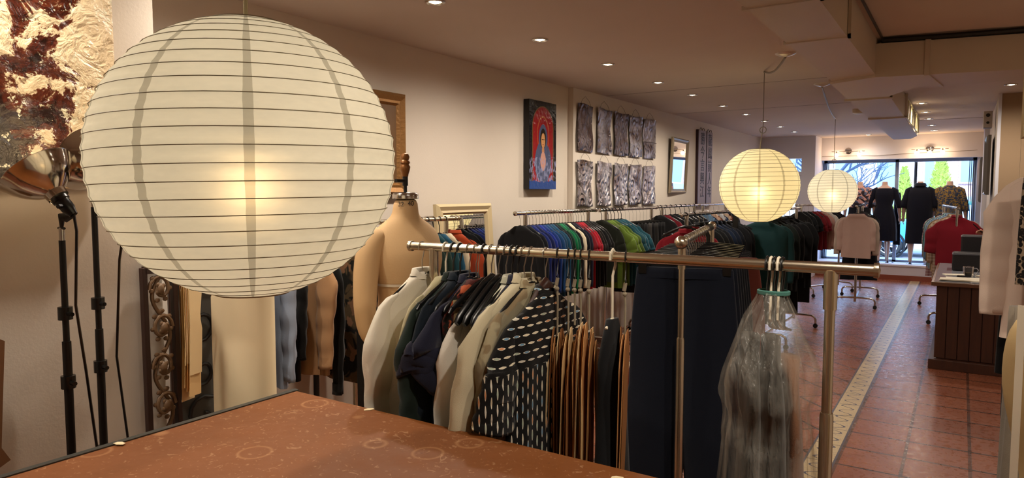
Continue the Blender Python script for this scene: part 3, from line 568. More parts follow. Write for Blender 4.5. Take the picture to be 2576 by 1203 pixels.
def nice_shirt(rk, s, c, label, W=.42, L=.82, sl=.62, seed=1, yaw=0, cuff=True, fwd=.02, m=None, colr=True, drop=.095, out=.015, neck=.046, D=.028, sw=.058, hang=('black', 'black hanger inside a long shirt', 'hangers inside the long shirts'), fold=.013, dz=0, hem=None, cat='shirt', name='shirt', extra=(), cm=None, z0=-.078, roll=0, sc=.042):
    m = m or fab(c); mb = MB(); top = crumpled(top_garment(W, L, D, drop, hem, 0, neck=neck, seed=seed, fold=fold, K=40, nx=64, z0=z0), .009, 6, seed); pts = []
    for sd in (-1, 1):
        q = MB(); sleeve(q, sd, W, z0-drop, sl, sw, sc, seed, out, fwd, .46, .004, 28, 26); crumpled(q, .010, 7, seed+sd); pts.append(('sleeve', q, m))
        if cuff:
            u = 1; x = sd*(W/2+out); zc = z0-drop-sl+.01; q = MB()
            q.rings([[(x+r*.8*math.cos(2*PI*j/20), fwd+r*.50*math.sin(2*PI*j/20), zc+h) for j in range(20)] for r, h in ((sc+.004, .055), (sc+.005, .02), (sc+.004, -.004), (sc-.004, -.003))], (0, 0)); pts.append(('cuff', q, cm or m))
    if colr: q = MB(); collar(q, neck, z0-.004, .024); pts.append(('collar', q, cm or m))
    pts += list(extra)
    t = wear(name, cat, rk, s, top, m, label, yaw=yaw, parts=pts, dz=dz+.008*math.sin(seed*2.7), roll=roll)
    if hang: hanger(rk, s, hang[0], hang[1] if hang[2] is None else 'hanger of the '+' '.join(label.split()[:13]), hang[2], yaw)
    return t
nice_shirt(F_, .20, '8a94a8', 'blue grey long shirt hanging below the big lantern', L=.80, sl=.60, seed=4, sw=.075, yaw=-.15)
nice_shirt(F_, .33, '9aa5b8', 'pale blue grey shirt with buttoned cuff right of the other blue one', L=.74, sl=.60, seed=5, fwd=.02)
nice_shirt(F_, .43, '171513', 'black shirt hidden between the blue grey and tan shirts', W=.32, L=.72, sl=.5, seed=6)
nice_shirt(F_, .55, 'b48a62', 'tan shirt with wide cuffs hanging below the big lantern', L=.72, sl=.58, seed=8, sw=.07, sc=.05, yaw=.1)
nice_shirt(F_, .66, '14120f', 'black shirt with a long sleeve dangling lowest at the left wall', L=.7, sl=.74, seed=9, sw=.05)
q = MB(); q.box((-2.66, 2.585, .72), (.045, .045, 1.44)); tag(q.obj('black_post', BLKM, smooth=False, bevel=.004), 'square black upright post standing behind the table left of the dress form', 'post')

# ---------------------------------------------------------------- middle of the shop
G1 = rack('garment_rack', 'rack behind the middle lantern carrying the big teal coat', (-1.72, 7.25), (-1.66, 8.9), 1.43, CHROME, .015)
run(G1, [(.10, 'coat', '143e42', 'large teal green coat hanging below the middle lantern', dict(W=.52, L=.80, sl=.55, yaw=.10, D=.07)), (.27, 'skirt', '0f1014', 'black pleated skirt below the teal coat', dict(W=.38, L=1.05)), (.45, 'jacket', '1a2420', 'dark green black jacket behind the teal coat', dict(W=.46, L=.75)), (.60, 'jacket', '14161b', 'black textured jacket behind the teal coat', dict(W=.48, L=.78)), (.75, 'skirt', '121216', 'black long skirt behind the teal coat', dict(W=.40, L=.98)), (.95, 'jacket', '16181c', 'black jacket further behind the teal coat', dict(W=.50, L=.78)), (1.2, 'jacket', '111318', 'black jacket at the far end of the teal coat rack', dict(W=.52, L=.8)), (1.4, 'skirt', '131418', 'black skirt at the far end of the teal coat rack', dict(W=.36, L=.95))],
 'black', 'black hanger on the teal coat rack', 'hangers on the teal coat rack')
q = MB(); q.box((-1.93, 7.1, .74), (.05, .05, 1.48)); tag(q.obj('black_post', BLKM, smooth=False, bevel=.004), 'square black upright post below the middle lantern', 'post')
G2 = rack('garment_rack', 'far rack left of the pink sweater, with black, red, pink and white tops', (-2.15, 11.3), (-1.62, 12.5), 1.42, CHROME, .015)
run(G2, [(.08+i*.12, k, c, l) for i, (k, c, l) in enumerate([('tee', '15161b', 'black top at the near end of the far rack'), ('tee', '1c1e26', 'dark grey top second on the far rack'), ('tee', '12131a', 'black blue top third on the far rack'), ('tee', '8e1c2a', 'red top on the far rack'), ('tee', '9a2634', 'second red top on the far rack'), ('sweater', 'c79c92', 'dusty pink sweater on the far rack'), ('sweater', 'd9d2cc', 'white sweater on the far rack'), ('sweater', '1a1a22', 'black sweater after the white one'), ('sweater', '2a1c2a', 'dark plum sweater at the far rack end')])], 'metal', 'hanger on the far rack left of the pink sweater', 'hangers on the far rack')
H2 = rack('garment_rack', 'far rack with the pink sweater in front, its wheeled foot showing on the tiles', (-1.19, 10.3), (-1.30, 12.1), 1.43, CHROME, .015, ins=.30)
run(H2, [(.06, 'sweater', 'bfa095', 'dusty pink long sleeved sweater facing the camera near the shop window', dict(W=.38, L=.60, sl=.42, neck=.09, yaw=.05)), (.16, 'sweater', 'c6b3a4', 'beige sweater directly behind the pink one', dict(W=.46, L=.5)), (.35, 'sweater', '3a3438', 'grey brown sweater behind the beige one'), (.5, 'sweater', '1a1a20', 'black sweater third behind the pink one'), (.66, 'sweater', '6a1e2c', 'wine red sweater behind the pink one'), (.8, 'sweater', '15161c', 'black sweater behind the wine red one'), (.95, 'dress', '151824', 'navy long dress at the far end behind the pink sweater'), (1.15, 'sweater', '14161e', 'navy black sweater near the far post'), (1.4, 'dress', '10131c', 'black dress at the end of the pink sweater rack')], 'black', 'black hanger on the pink sweater rack', 'hangers on the pink sweater rack')
I2 = rack('garment_rack', 'rack at the right by the window behind the counter, with the red shirt in front', (-.04, 9.75), (-.22, 11.5), 1.43, CHROME, .016, ins=.06)
its = [('94162a', 'bright red shirt with wide sleeves facing the camera behind the counter', dict(W=.42, L=.60, sl=.36, sw=.085, sc=.07, out=.05, D=.05, hk='metal')), (fab('a88a74', kind='plaid', c2='d0c0b0'), 'beige checked shirt directly behind the red one', dict(L=.78)), ('b89c7c', 'sand coloured shirt behind the checked one', {}), ('8a7358', 'brown linen shirt behind the sand one', {}), (fab('c8ccd2', kind='stripe', c2='3a6aa0'), 'blue striped white shirt near the window', {}), ('5a8ab0', 'sky blue shirt near the window', {}), (fab('cfd4d8', kind='stripe', c2='5c7a96'), 'white shirt with grey stripes near the window', {}), ('3d8a86', 'turquoise shirt at the back of the right rack', {}), (fab('b07a84', kind='plaid', c2='e0d0d0'), 'pink checked shirt lowest at the back of the right rack', dict(L=.85))]
run(I2, [(.08+i*.14, 'shirt', c, l, dict(dict(W=.46, sl=.5), **k)) for i, (c, l, k) in enumerate(its)], 'metal', 'hanger on the right rack by the window', 'hangers on the right rack by the window')
# ---------------------------------------------------------------- work table in the foreground
def boardmat():
    t = NT('worn_hardboard'); n = t.noise(2.2, 5, rough=.6); v = t.n('TexVoronoi', Vector=t.obj(), Scale=5.2, Randomness=1)
    ring = t.ramp(v.outputs[0], [(.20, (0,)*3), (.235, (1,)*3), (.27, (0,)*3)]); sc = t.ramp(t.noise(34, 4, dist=2), [(.62, (0,)*3), (.66, (1,)*3)]); dk = t.ramp(t.noise(60, 2), [(.70, (0,)*3), (.74, (1,)*3)])
    c = t.mix(n, lin('663815'), lin('814c22')); c = t.mix(t.math('MULTIPLY', t.math('MULTIPLY', ring, t.noise(6, 2)), .5), c, lin('c9996a')); c = t.mix(t.math('MULTIPLY', sc, .25), c, lin('c9a27a')); c = t.mix(t.math('MULTIPLY', dk, .5), c, lin('5c3015'))
    t.p(Base_Color=c, Roughness=t.ramp(t.noise(9, 3), [(.3, (.5,)*3), (.8, (.7,)*3)])); t.b.inputs['Specular IOR Level'].default_value = .3; t.bump(t.noise(40, 3), .15, .003); return t.m
tb = thing('work_table', 'large brown hardboard topped cutting table filling the bottom left foreground', 'table', (-1.25, .7, 0))
m = MB(); m.box((0, 0, .885), (1.49, 1.82, .03)); m.obj('tabletop', boardmat(), tb, smooth=False, bevel=.002)
m = MB(); m.box((-.757, 0, .886), (.022, 1.84, .034)); o = m.obj('edge_strip', mat('dull_grey_metal', '4a4a46', .45, .7), tb, smooth=False); o['label'] = 'dull grey metal edge strip'
m = MB(); m.box((0, .84, .82), (1.4, .03, .10)); m.box((0, -.84, .82), (1.4, .03, .10)); m.box((-.69, 0, .82), (.03, 1.7, .10)); m.box((.69, 0, .82), (.03, 1.7, .10)); m.obj('apron', mat('dark_table_wood', '3a2416', .6), tb, smooth=False)
for x in (-.66, .66):
    for y in (-.82, .82): m = MB(); m.box((x, y, .40), (.07, .07, .80)); m.obj('leg', mat('dark_table_wood', '3a2416', .6), tb, smooth=False, bevel=.004)
PAPER = mat('paper_scrap', 'd9c7a0', .8)
for i, (x, y, r_, l) in enumerate([(-.70, 1.55, .4, 'tiny torn paper scrap on the table edge below the black dress'), (-1.62, 1.60, .9, 'tiny pale scrap at the far table edge by the white linen shirt'), (-1.985, .98, .2, 'tiny white chip on the grey table edge strip')]):
    m = MB(); m.prism([(-.018, -.008), (.0, -.011), (.017, -.004), (.013, .007), (-.004, .010), (-.015, .005)], 0, .0015); o = m.obj('paper_scrap', PAPER, loc=(x, y, .9035 if i == 2 else .9005), smooth=False); o.rotation_euler.z = r_; tag(o, l, 'paper')

# ---------------------------------------------------------------- front rack
FR = rack('garment_rack', 'large brushed steel rack crossing the foreground behind the table', (-1.715, 1.93), (-.183, 1.968), RZ, NICKEL, .0155, ins=.10, spread=.24)
def X(x): return x+1.715
GH = 'hangers of the foreground rack'
# white linen shirt etc: (x on the rail)
nice_shirt(FR, X(-1.67), 'e2dac8', 'off white linen shirt, first on the left of the foreground rack', W=.44, L=.76, sl=.60, seed=21, sw=.066, sc=.05, D=.04, yaw=-.02, hang=('metal', 'bare metal hook of the white linen shirt', None), fold=.014)
run(FR, [(X(-1.56), 'tee', fab('b8ae8c', kind='blotch', c2='a39a78'), 'khaki cream top on a white plastic hanger behind the white linen shirt', dict(W=.40, L=.62, hk='white', yaw=.03))], 'white', 'white plastic hanger next to the linen shirt', None)
nice_shirt(FR, X(-1.525), '1d2c24', 'dark green jacket with raised sleeve, right of the white linen shirt', W=.44, L=.78, sl=.42, seed=23, sw=.075, sc=.07, yaw=-.02, fwd=-.02, hang=('black', 'black hanger of the dark green jacket', None), cuff=False)
run(FR, [(X(-1.495), 'jacket', '172431', 'dark teal blue jacket below the dark green one', dict(W=.42, L=.80, sl=.5, yaw=.0)),], 'black', 'black hanger of the dark teal blue jacket', None)
nice_shirt(FR, X(-1.455), '24263c', 'navy short sleeved shirt on the foreground rack', W=.42, L=.66, sl=.20, seed=25, sw=.075, sc=.075, out=.05, yaw=.0, cuff=False, hang=('metal', 'metal hook of the navy short sleeved shirt', None))
run(FR, [(X(-1.425), 'dress', fab('5c1d16', kind='blotch', c2='16130f', c3='a8502e', scale=2.2), 'red and black floral dress squeezed between navy and white', dict(W=.40, L=.86, sl=0, yaw=.0)), (X(-1.415), 'trousers', 'a08a64', 'tan trousers behind the white blouse on the foreground rack', dict(W=.30, L=.72, yaw=0))], 'metal', 'metal hook between the navy shirt and the white blouse', 'metal hooks left of the white blouse')
nice_shirt(FR, X(-1.39), 'e4ddd0', 'off white blouse with a long smooth sleeve and no collar', W=.38, L=.70, sl=.66, seed=27, sw=.062, sc=.045, yaw=-.02, dz=-.045, colr=False, cuff=False, hang=('black', 'black plastic hanger of the off white blouse', None))
for i, x in enumerate((-1.36, -1.33, -1.30)):
    run(FR, [(X(x), 'trousers', ('8f7c58', '1a1c22', '2a2620')[i], ('tan skirt hanging between the white blouse and navy shirt', 'black skirt clipped beside the tan one', 'dark brown skirt clipped left of the navy shirt')[i], dict(W=.26, L=.62, nh=True, yaw=.02))], 'clip', '', '')
    hanger(FR, X(x), 'heavy', ('first', 'second', 'third')[i]+' from the left of three thick glossy black hangers right of the white blouse', 'thick black hangers in the middle of the foreground rack', .0)
nice_shirt(FR, X(-1.275), 'c9c4b4', 'white patterned shirt mostly hidden behind the navy shirt', W=.42, L=.70, sl=.3, seed=28, m=fab('cdc8b6', kind='blotch', c2='a9a894', scale=3), yaw=.02, hang=('black', 'black hanger of the white patterned shirt', None))
nice_shirt(FR, X(-1.252), '22243a', 'navy long shirt in the middle of the foreground rack', W=.44, L=.84, sl=.55, seed=29, yaw=-.03, fwd=.03, hang=('black', 'black hanger of the navy long shirt', None))
nice_shirt(FR, X(-1.228), 'd0c5a6', 'cream shirt whose pale cuff sticks out under the floral one', W=.44, L=.70, sl=.66, seed=31, yaw=-.12, sc=.072, out=.10, hang=('metal', 'metal hook of the cream shirt', None))
nice_shirt(FR, X(-1.20), '9a8f74', 'khaki shirt with faint brown flowers left of the black printed shirt', W=.46, L=.80, sl=.46, seed=32, m=fab('968c72', kind='blotch', c2='a09679', c3='857458', scale=1.1), yaw=-.04, cuff=False, hang=('metal', 'metal hook of the khaki flowered shirt', None), sc=.055)
SD = fab('0a0a0a', kind='seeds', rough=.8)
nice_shirt(FR, X(-1.145), '', 'black short sleeved shirt printed with rows of pale seed shapes', W=.44, L=.86, sl=.30, seed=33, m=SD, D=.04, sw=.064, sc=.088, out=.05, yaw=-.06, cuff=False, hang=('wood', 'dark brown wooden hanger inside the black printed shirt', None), dz=-.03)
# card patterns hung in bundles
MAN3 = mat('brown_manila_card', '94602f', .75); MAN4 = mat('cream_card', 'dcc090', .75); MAN = mat('manila_card', 'c08a52', .75, bump=.1, bscale=60); MAN2 = mat('pale_manila_card', 'd6b078', .75, bump=.1, bscale=60); STRAP = mat('grey_cord', '8f8570', .8)
def card_poly(rnd, w, L):
    a = rnd.uniform(.25, .5); return [(-w*.15, 0), (w*.1, 0), (w*.45, -.05-rnd.random()*.05), (w*.5, -L*.2), (w*rnd.uniform(.2, .5), -L*a), (w*.5, -L*(a+.12)), (w*rnd.uniform(.35, .5), -L), (-w*.5, -L*rnd.uniform(.95, 1)), (-w*.42, -L*rnd.uniform(.5, .8)), (-w*.5, -L*.15), (-w*.4, -.04)]
def bundle(rk, s, label, n=8, w=.2, L=.62, top=-.21, seed=0, gap=.0065, yaw=0, fan=.05):
    rnd = random.Random(seed); loc, rz = on(rk, s); t = thing('pattern_bundle', label, 'card patterns', loc, rz+PI/2+yaw+.28)
    m = MB(); m.tube(hook_pts(rk[5], .02), .0022, 7); m.tube([(0, 0, -.045), (-.014, 0, -.07), (.0, 0, -.085), (.014, 0, -.07), (0, 0, -.045)], .0018, 6); m.obj('hook', BLKM, t)
    m = MB(); m.tube([(0, 0, -.08), (0, .004, -.105)], .006, 8); m.tube([(0, .003, -.10), (.003, 0, -.15), (0, 0, top-.03)], .0035, 6); m.ball((0, .002, -.115), .008, 8); m.obj('strap', STRAP, t)
    for i in range(n):
        q = MB(); ww = w*rnd.uniform(.6, 1); LL = L*rnd.uniform(.75, 1); T = Matrix.Translation(((rnd.random()-.5)*.05, (i-(n-1)/2+rnd.uniform(-.25, .25))*gap*1.25, top-rnd.random()*.09)) @ Matrix.Rotation(rnd.uniform(-fan, fan), 4, 'Z') @ Matrix.Rotation(rnd.uniform(-.03, .03), 4, 'X') @ Matrix.Rotation(R(90), 4, 'X')
        q.prism(card_poly(rnd, ww, LL), -.0011, .0011, T); q.obj('card', rnd.choice((MAN, MAN, MAN2, MAN3, MAN3, MAN4)), t, smooth=False)
    return t
bundle(FR, X(-1.10), 'stack of orange brown card patterns right next to the black printed shirt', 7, .12, .80, -.24, 1, gap=.005)
bundle(FR, X(-1.06), 'card pattern bundle with a pale curved piece in front', 5, .15, .80, -.25, 2, gap=.005)
bundle(FR, X(-1.036), 'narrow bundle of curled card strips on a knotted cord', 4, .11, .70, -.20, 3, gap=.005, fan=.12)
bundle(FR, X(-1.015), 'card pattern bundle on the third black hook, left of the thickest one', 5, .14, .78, -.22, 4, gap=.005)
bundle(FR, X(-.985), 'thickest bundle of card patterns, last on the right of the group', 8, .16, .80, -.21, 5, gap=.005)
# narrow black dress on an edge-on white hanger, brown cards behind
run(FR, [(X(-.905), 'dress', '17191c', 'narrow black dress hanging from a tall white hanger', dict(W=.17, L=.92, hem=.25, sl=0, nh=True, z0=-.17, yaw=0, D=.03, neck=.03))], 'white', '', None)
t = thing('clothes_hanger', 'slim white plastic hanger seen edge on at the black dress', 'hanger', on(FR, X(-.905))[0], PI/2)
m = MB(); m.tube([(-.02, 0, -.01), (-.019, 0, .01), (0, 0, .022), (.02, 0, .008), (.018, 0, -.03), (0, 0, -.06), (0, 0, -.20)], .006, 8, flat=.6); m.obj('hook', WHTP, t)
m = MB(); m.tube([(-.045, 0, -.222), (0, 0, -.195), (.045, 0, -.222)], .005, 8); m.obj('shoulder_bar', WHTP, t)
bundle(FR, X(-.862), 'thin bundle of brown card patterns behind the black dress', 4, .16, .80, -.22, 9)
# dry cleaning bag gathered on a bunch of hangers
BX = -.43
for i, (dx, k) in enumerate([(-.014, 'black'), (-.004, 'white'), (.006, 'black'), (.016, 'white'), (.026, 'black')]):
    t = thing('clothes_hanger', ('slim black hanger hook bunched over the plastic bag', 'slim white hanger hook bunched over the plastic bag')[k == 'white'], 'hanger', (BX+dx, 1.962, RZ), PI/2, ('black hangers of the plastic bag', 'white hangers of the plastic bag')[k == 'white'])
    m = MB(); m.tube([(-.021, 0, -.012), (-.021, 0, .006), (-.012, 0, .019), (0, 0, .022), (.012, 0, .019), (.021, 0, .004), (.02, 0, -.03), (.006, 0, -.06), (.0, 0, -.15), (.05, 0, -.18), (.13, 0, -.20)], .0038, 8); m.obj('hook', WHTP if k == 'white' else BLKP, t)
m = MB(); m.lathe([(.040, -.006), (.043, -.004), (.043, .004), (.040, .006)], 28, Matrix.Diagonal((1, .75, 1, 1))); tag(m.obj('elastic_band', mat('teal_band', '3f7268', .6), loc=(BX+.004, 1.962, 1.345), solid=.002), 'teal elastic band gathering the hangers above the plastic bag', 'band')
for i, (dx, c, w, l, z0) in enumerate([(-.055, '2a2722', .40, 'dark grey garment inside the plastic bag, left of two', 0), (.0, '1d1b19', .42, 'blackish garment inside the plastic bag, in its middle', 0), (.05, '8a6248', .30, 'brown garment inside the plastic bag at its right edge', -.05)]):
    m = top_garment(W=w*.85, L=1.02, D=.028, drop=.10, hem=w, sl=0, seed=50+i, fold=.014, K=20, nx=40, z0=-.20+z0); o = m.obj('coat', fab(c), loc=(BX+dx, 1.962, RZ), angle=0); o.rotation_euler.z = PI/2+.35; tag(o, l, 'coat')
def bagmat():
    t = NT('clear_plastic_bag'); t.p(Base_Color=lin('e9e2d4'), Roughness=.22)
    t.b.inputs['Specular IOR Level'].default_value = .6
    n = t.noise(7, 5, rough=.65, vec=t.mapv((1, 1, .28)), dist=.8); wr = t.n('TexWave', Vector=t.mapv((1, 1, .12)), Scale=9, Distortion=9, Detail=4, Detail_Scale=1.6).outputs[1]
    t.bump(t.math('ADD', n, t.math('MULTIPLY', wr, .25)), .9, .02)
    tr = t.n('BsdfTransparent', Color=(.96, .95, .93, 1)); f = t.ramp(n, [(.35, (.05,)*3), (.75, (.20,)*3)])
    mx = t.n('MixShader', i0=f, i1=tr, i2=t.b.outputs[0]); t.t.links.new(mx.outputs[0], t.out.inputs[0]); return t.m
m = MB(); rs = []; rnd = random.Random(5); ph = [rnd.uniform(0, 6.3) for _ in range(8)]
prof = [(1.345, .036, .04), (1.33, .042, .05), (1.28, .065, .10), (1.22, .082, .17), (1.16, .105, .22), (1.12, .118, .235), (1.06, .122, .23), (1.03, .108, .215), (1.0, .104, .215), (.94, .112, .225), (.85, .118, .235), (.7, .135, .25), (.55, .15, .255), (.40, .165, .26), (.28, .17, .26)]
for i in range(70):
    z = 1.345-(1.345-.28)*i/69; a_ = interp([p[0] for p in prof], [p[1] for p in prof], z); b_ = interp([p[0] for p in prof], [p[2] for p in prof], z); r_ = []
    for j in range(72):
        a = 2*PI*j/72; cr = 1+.055*math.sin(11*a+ph[0]+3*z)+.04*math.sin(19*a+ph[1]-5*z)+.03*math.sin(31*a+9*z+ph[2])+ .05*math.sin(23*z+3*a+ph[3])*(z > .95)
        r_.append((a_*cr*math.cos(a)+.0, b_*cr*math.sin(a)*.86, z))
    rs.append(r_)
m.rings(rs, (0, 0)); o = m.obj('garment_bag', bagmat(), loc=(BX-.0, 1.965, 0), angle=0); tag(o, 'crumpled clear plastic garment bag tied at the top, at the right of the foreground rack', 'garment bag')
# ---------------------------------------------------------------- things behind the table on the left
CR = mat('cream_column', 'ecdab4', .6, bump=.05); m = MB(); m.lathe([(.001, 1.17), (.098, 1.17), (.098, 1.188), (.101, 1.2), (.1015, 1.2), (.106, 1.188), (.106, .01), (.001, .01)], 64); o = m.obj('display_column', CR, loc=(-2.31, 1.62, 0), angle=30)
o.scale = (1.08, 1.08, 1.03); tag(o, 'smooth cream cylinder standing behind the table under the big lantern', 'column')
# clamp lamps on stands
REFL = mat('spun_aluminium', 'c8bfb2', .12, 1)
def clamp_lamp(loc, topz, axis, bowl, label, slabel, energy, sc=1.0):
    x, y = loc; t = thing('lamp_stand', slabel, 'light stand', (x, y, 0))
    m = MB(); m.tube([(0, 0, .05), (0, 0, .72)], .0165, 14); m.obj('lower_tube', BLKM, t); m = MB(); m.tube([(0, 0, .70), (0, 0, 1.15)], .013, 14); m.obj('middle_tube', BLKM, t); m = MB(); m.tube([(0, 0, 1.13), (0, 0, topz-.03)], .0095, 12); m.obj('upper_tube', BLKM, t)
    for z in (.72, 1.02, 1.24):
        m = MB(); m.tube([(0, 0, z-.02), (0, 0, z+.02)], .021, 14); m.tube([(.015, 0, z), (.045, 0, z)], .007, 8); m.obj('clamp_collar', BLKP, t)
    m = MB(); m.tube([(0, 0, topz-.03), (0, 0, topz+.01)], .008, 12); m.obj('spigot', CHROME, t)
    for k in range(3): a = 2*PI*k/3+.4; m = MB(); m.tube([(0, 0, .30), (.24*math.cos(a), .24*math.sin(a), .012)], .008, 8); m.obj('leg', BLKM, t)
    ax = Vector(axis).normalized(); rot = ax.to_track_quat('Z', 'Y').to_euler(); t2 = thing('clamp_lamp', label, 'lamp', bowl, rot=rot)
    m = MB(); m.lathe([(.030, -.105), (.032, -.085), (.055, -.07), (.078, -.048), (.096, -.022), (.106, .0), (.108, .002), (.105, .0035), (.094, -.020), (.076, -.045), (.053, -.067), (.030, -.082)], 56); m.obj('reflector', REFL, t2)
    m = MB(); m.lathe([(.001, -.175), (.012, -.175), (.016, -.16), (.02, -.15), (.021, -.12), (.025, -.118), (.025, -.10), (.001, -.10)], 20); m.box((.022, 0, -.14), (.03, .012, .008)); m.obj('socket', BLKP, t2)
    m = MB(); m.ball((0, 0, -.02), .028, 16, (1, 1, 1.3)); b = m.obj('bulb', emis('clamp_bulb', 'ffdca8', 12), t2); b['label'] = 'lit bulb'
    M_ = Matrix.Translation(bowl) @ rot.to_matrix().to_4x4(); e = M_ @ Vector((0, 0, -.175)); h = Vector((x, y, topz+.008))
    m = MB(); m.tube([h+Vector((-.02, 0, 0)), h+Vector((.02, 0, 0))], .004, 6); m.tube([h, h+Vector((.012, -.004, .035)), h.lerp(e, .55)+Vector((-.01, 0, .01)), e], [.008, .017, .015, .008], 10, flat=.5); tag(m.obj('spring_clamp', BLKM), 'black spring clamp joining '+('the front' if energy > .5 else 'the rear')+' reflector to its stand', 'clamp')
    c = MB(); c.tube([e, e+Vector((.004, .004, -.05)), (e.x*.6+x*.4+.02, e.y*.6+y*.4, e.z-.28), (x+.03, y+.04, 1.05), (x+.045, y+.06, .75), (x+.05, y+.07, .4), (x+.05, y+.05, .03)], .0042, 6); tag(c.obj('power_cord', BLKP), 'dark cable hanging from '+('the front' if energy > .5 else 'the rear')+' reflector lamp', 'cord')
    lamp('clamp_lamp_light', 'SPOT', M_ @ Vector((0, 0, .03)), energy, (1, .80, .55), rot=(ax*-1).to_track_quat('Z', 'Y').to_euler(), spot_size=R(125), spot_blend=.5, shadow_soft_size=.03)
clamp_lamp((-2.35, 1.01), 1.50, (-.56, -.34, .78), (-2.37, .955, 1.685), 'polished metal bowl reflector lamp tilted up to the left in front of the painting', 'black light stand on the left, nearest the big painting', .85)
clamp_lamp((-2.47, 1.165), 1.60, (-.75, -.25, .25), (-2.44, 1.13, 1.73), 'second reflector lamp half hidden behind the big lantern edge', 'second black light stand, half covered by the big lantern', .35)
# cardboard piece at the left edge
m = MB(); m.prism([(0, 1.10), (.06, 1.14), (.10, 1.115), (.085, .9), (.075, .75), (.10, .70), (.02, .66), (-.25, .66), (-.25, 1.12)], -.004, .004, Matrix.Rotation(R(90), 4, 'X')); o = m.obj('card_panel', mat('brown_card', '7a5230', .8), loc=(-2.71, .872, 0), smooth=False); o.rotation_euler = (0, 0, PI/2); tag(o, 'brown card piece leaning on the wall at the left picture edge', 'card')
# big abstract painting
def abstractmat():
    t = NT('rusted_cream_paint'); sp = t.n('SeparateXYZ', i0=t.obj()); g = t.math('ADD', t.math('MULTIPLY', t.math('SUBTRACT', sp.outputs[0], .42), .55), .105)
    n = t.noise(5.5, 8, rough=.68, dist=.5); a = t.math('ADD', n, g); c = t.ramp(a, [(.50, lin('1f0c07')), (.56, lin('4a1c0e')), (.60, lin('5e2c18')), (.615, lin('dcc6a0')), (1, lin('e6cda8'))])
    big = t.math('LESS_THAN', t.math('ADD', t.math('ADD', t.math('POWER', t.math('DIVIDE', t.math('SUBTRACT', sp.outputs[0], .12), .22), 2), t.math('POWER', t.math('DIVIDE', t.math('ADD', sp.outputs[2], .5), .34), 2)), t.math('MULTIPLY', n, .5)), 1.2); c = t.mix(big, c, lin('231b18'))
    spk = t.ramp(t.noise(22, 5, rough=.7), [(.60, (0,)*3), (.63, (1,)*3)]); c = t.mix(spk, c, lin('d9cfae')); t.p(Base_Color=c, Roughness=.22); t.bump(t.math('ADD', n, t.noise(14, 5, dist=1.5)), .8, .02); return t.m
m = MB(); m.box((0, 0, 0), (1.3, .045, 1.0)); o = m.obj('canvas_painting', abstractmat(), loc=(-2.70, .71, 2.13), bevel=.008, smooth=False); o.rotation_euler = (0, R(-.5), PI/2); tag(o, 'large glossy abstract painting in rust brown and peeling cream at the top left', 'painting')
# carved openwork panel, paper patterns and black scroll frame beside it
CW = mat('dark_red_wood', '2a120b', .5, bump=.2, bscale=30); CG = mat('carved_wood', '6b5138', .55, bump=.4, bscale=90)
t = thing('openwork_screen', 'tall narrow openwork wood screen carved with scrolling vines, leaning at the wall corner', 'screen', (-2.70, 1.515, .0), PI/2, rot=(R(-.5), 0, R(90)))
for x in (-.062, .062): m = MB(); m.box((x, 0, .66), (.02, .03, 1.32)); m.obj('side_rail', CW, t, smooth=False, bevel=.003)
m = MB(); m.box((0, 0, .01), (.12, .03, .03)); m.box((0, 0, 1.31), (.12, .03, .03)); m.obj('cross_rail', CW, t, smooth=False)
m = MB(); vine = [(.034*math.sin(z*2*PI/.32), -.006, z) for z in [i*.015+.03 for i in range(85)]]; m.tube(vine, .008, 8)
for k in range(8):
    zc = .11+k*.16; sd = 1 if k % 2 else -1; pts = [((.046-.0045*i/2)*math.cos(i*.45*sd)*sd*-1, -.008-.001*i*.5, zc+(.062-.0065*i/2)*math.sin(i*.45)) for i in range(18)]; m.tube(pts, [.008]*15+[.009, .012, .014], 8)
    m.ball((-.004*sd, -.018, zc), .019, 12, (.8, .7, 1.3))
    for q in range(7): a = q*.9+k; m.ball((.038*math.cos(a), -.010, zc+.06*math.sin(a)+.01), .010, 8, (1.2, .6, 1.0))
    for q in range(4): a = q*1.57+.6; m.ball((.016*math.cos(a)-.004*sd, -.018, zc+.022*math.sin(a)), .009, 8, (1, .6, 1.2))
m.obj('vine_carving', CG, t)
t = thing('pattern_bundle', 'hanging stack of long cream paper patterns beside the carved panel', 'card patterns', (-2.72, 1.66, 1.31), R(128)); rnd = random.Random(77)
for i in range(9):
    q = MB(); T = Matrix.Translation((-.035+i*.007, -.03+i*.007, -.0-rnd.random()*.02)) @ Matrix.Rotation(rnd.uniform(-.08, .08), 4, 'Z') @ Matrix.Rotation(.05, 4, 'Y') @ Matrix.Rotation(R(90), 4, 'X'); q.prism(card_poly(rnd, .13, .40+.16*rnd.random()), -.0012, .0012, T); q.obj('card', (MAN4, MAN2, MAN4, MAN, MAN4)[i % 5], t, smooth=False)
m = MB(); m.tube([(0, 0, .0), (0, 0, .1)], .003, 6); m.obj('cord', STRAP, t)
q = MB(); q.tube([(-2.93, 1.79, 1.43), (-2.93, 1.79, 1.46), (-2.93, 2.14, 1.46)], .006, 6); 
t = thing('scroll_frame', 'dark frame with black scrollwork leaning behind the paper patterns', 'frame', (-2.95, 1.84, 0), R(70))
m = MB(); m.box((-.12, 0, .62), (.03, .03, 1.24)); m.box((.12, 0, .62), (.03, .03, 1.24)); m.box((0, 0, 1.23), (.24, .03, .03)); m.obj('wood_frame', CW, t, smooth=False)
m = MB()
for k in range(4):
    zc = .35+k*.22; m.tube([((.08-.005*i)*math.cos(i*.5+k), -.01, zc+(.08-.005*i)*math.sin(i*.5+k)*1.3) for i in range(14)], .009, 8)
m.obj('scrollwork', BLKM, t); m = MB(); m.box((0, .012, .62), (.22, .006, 1.2)); m.obj('backing', mat('grey_backing', '4a4843', .8), t, smooth=False)

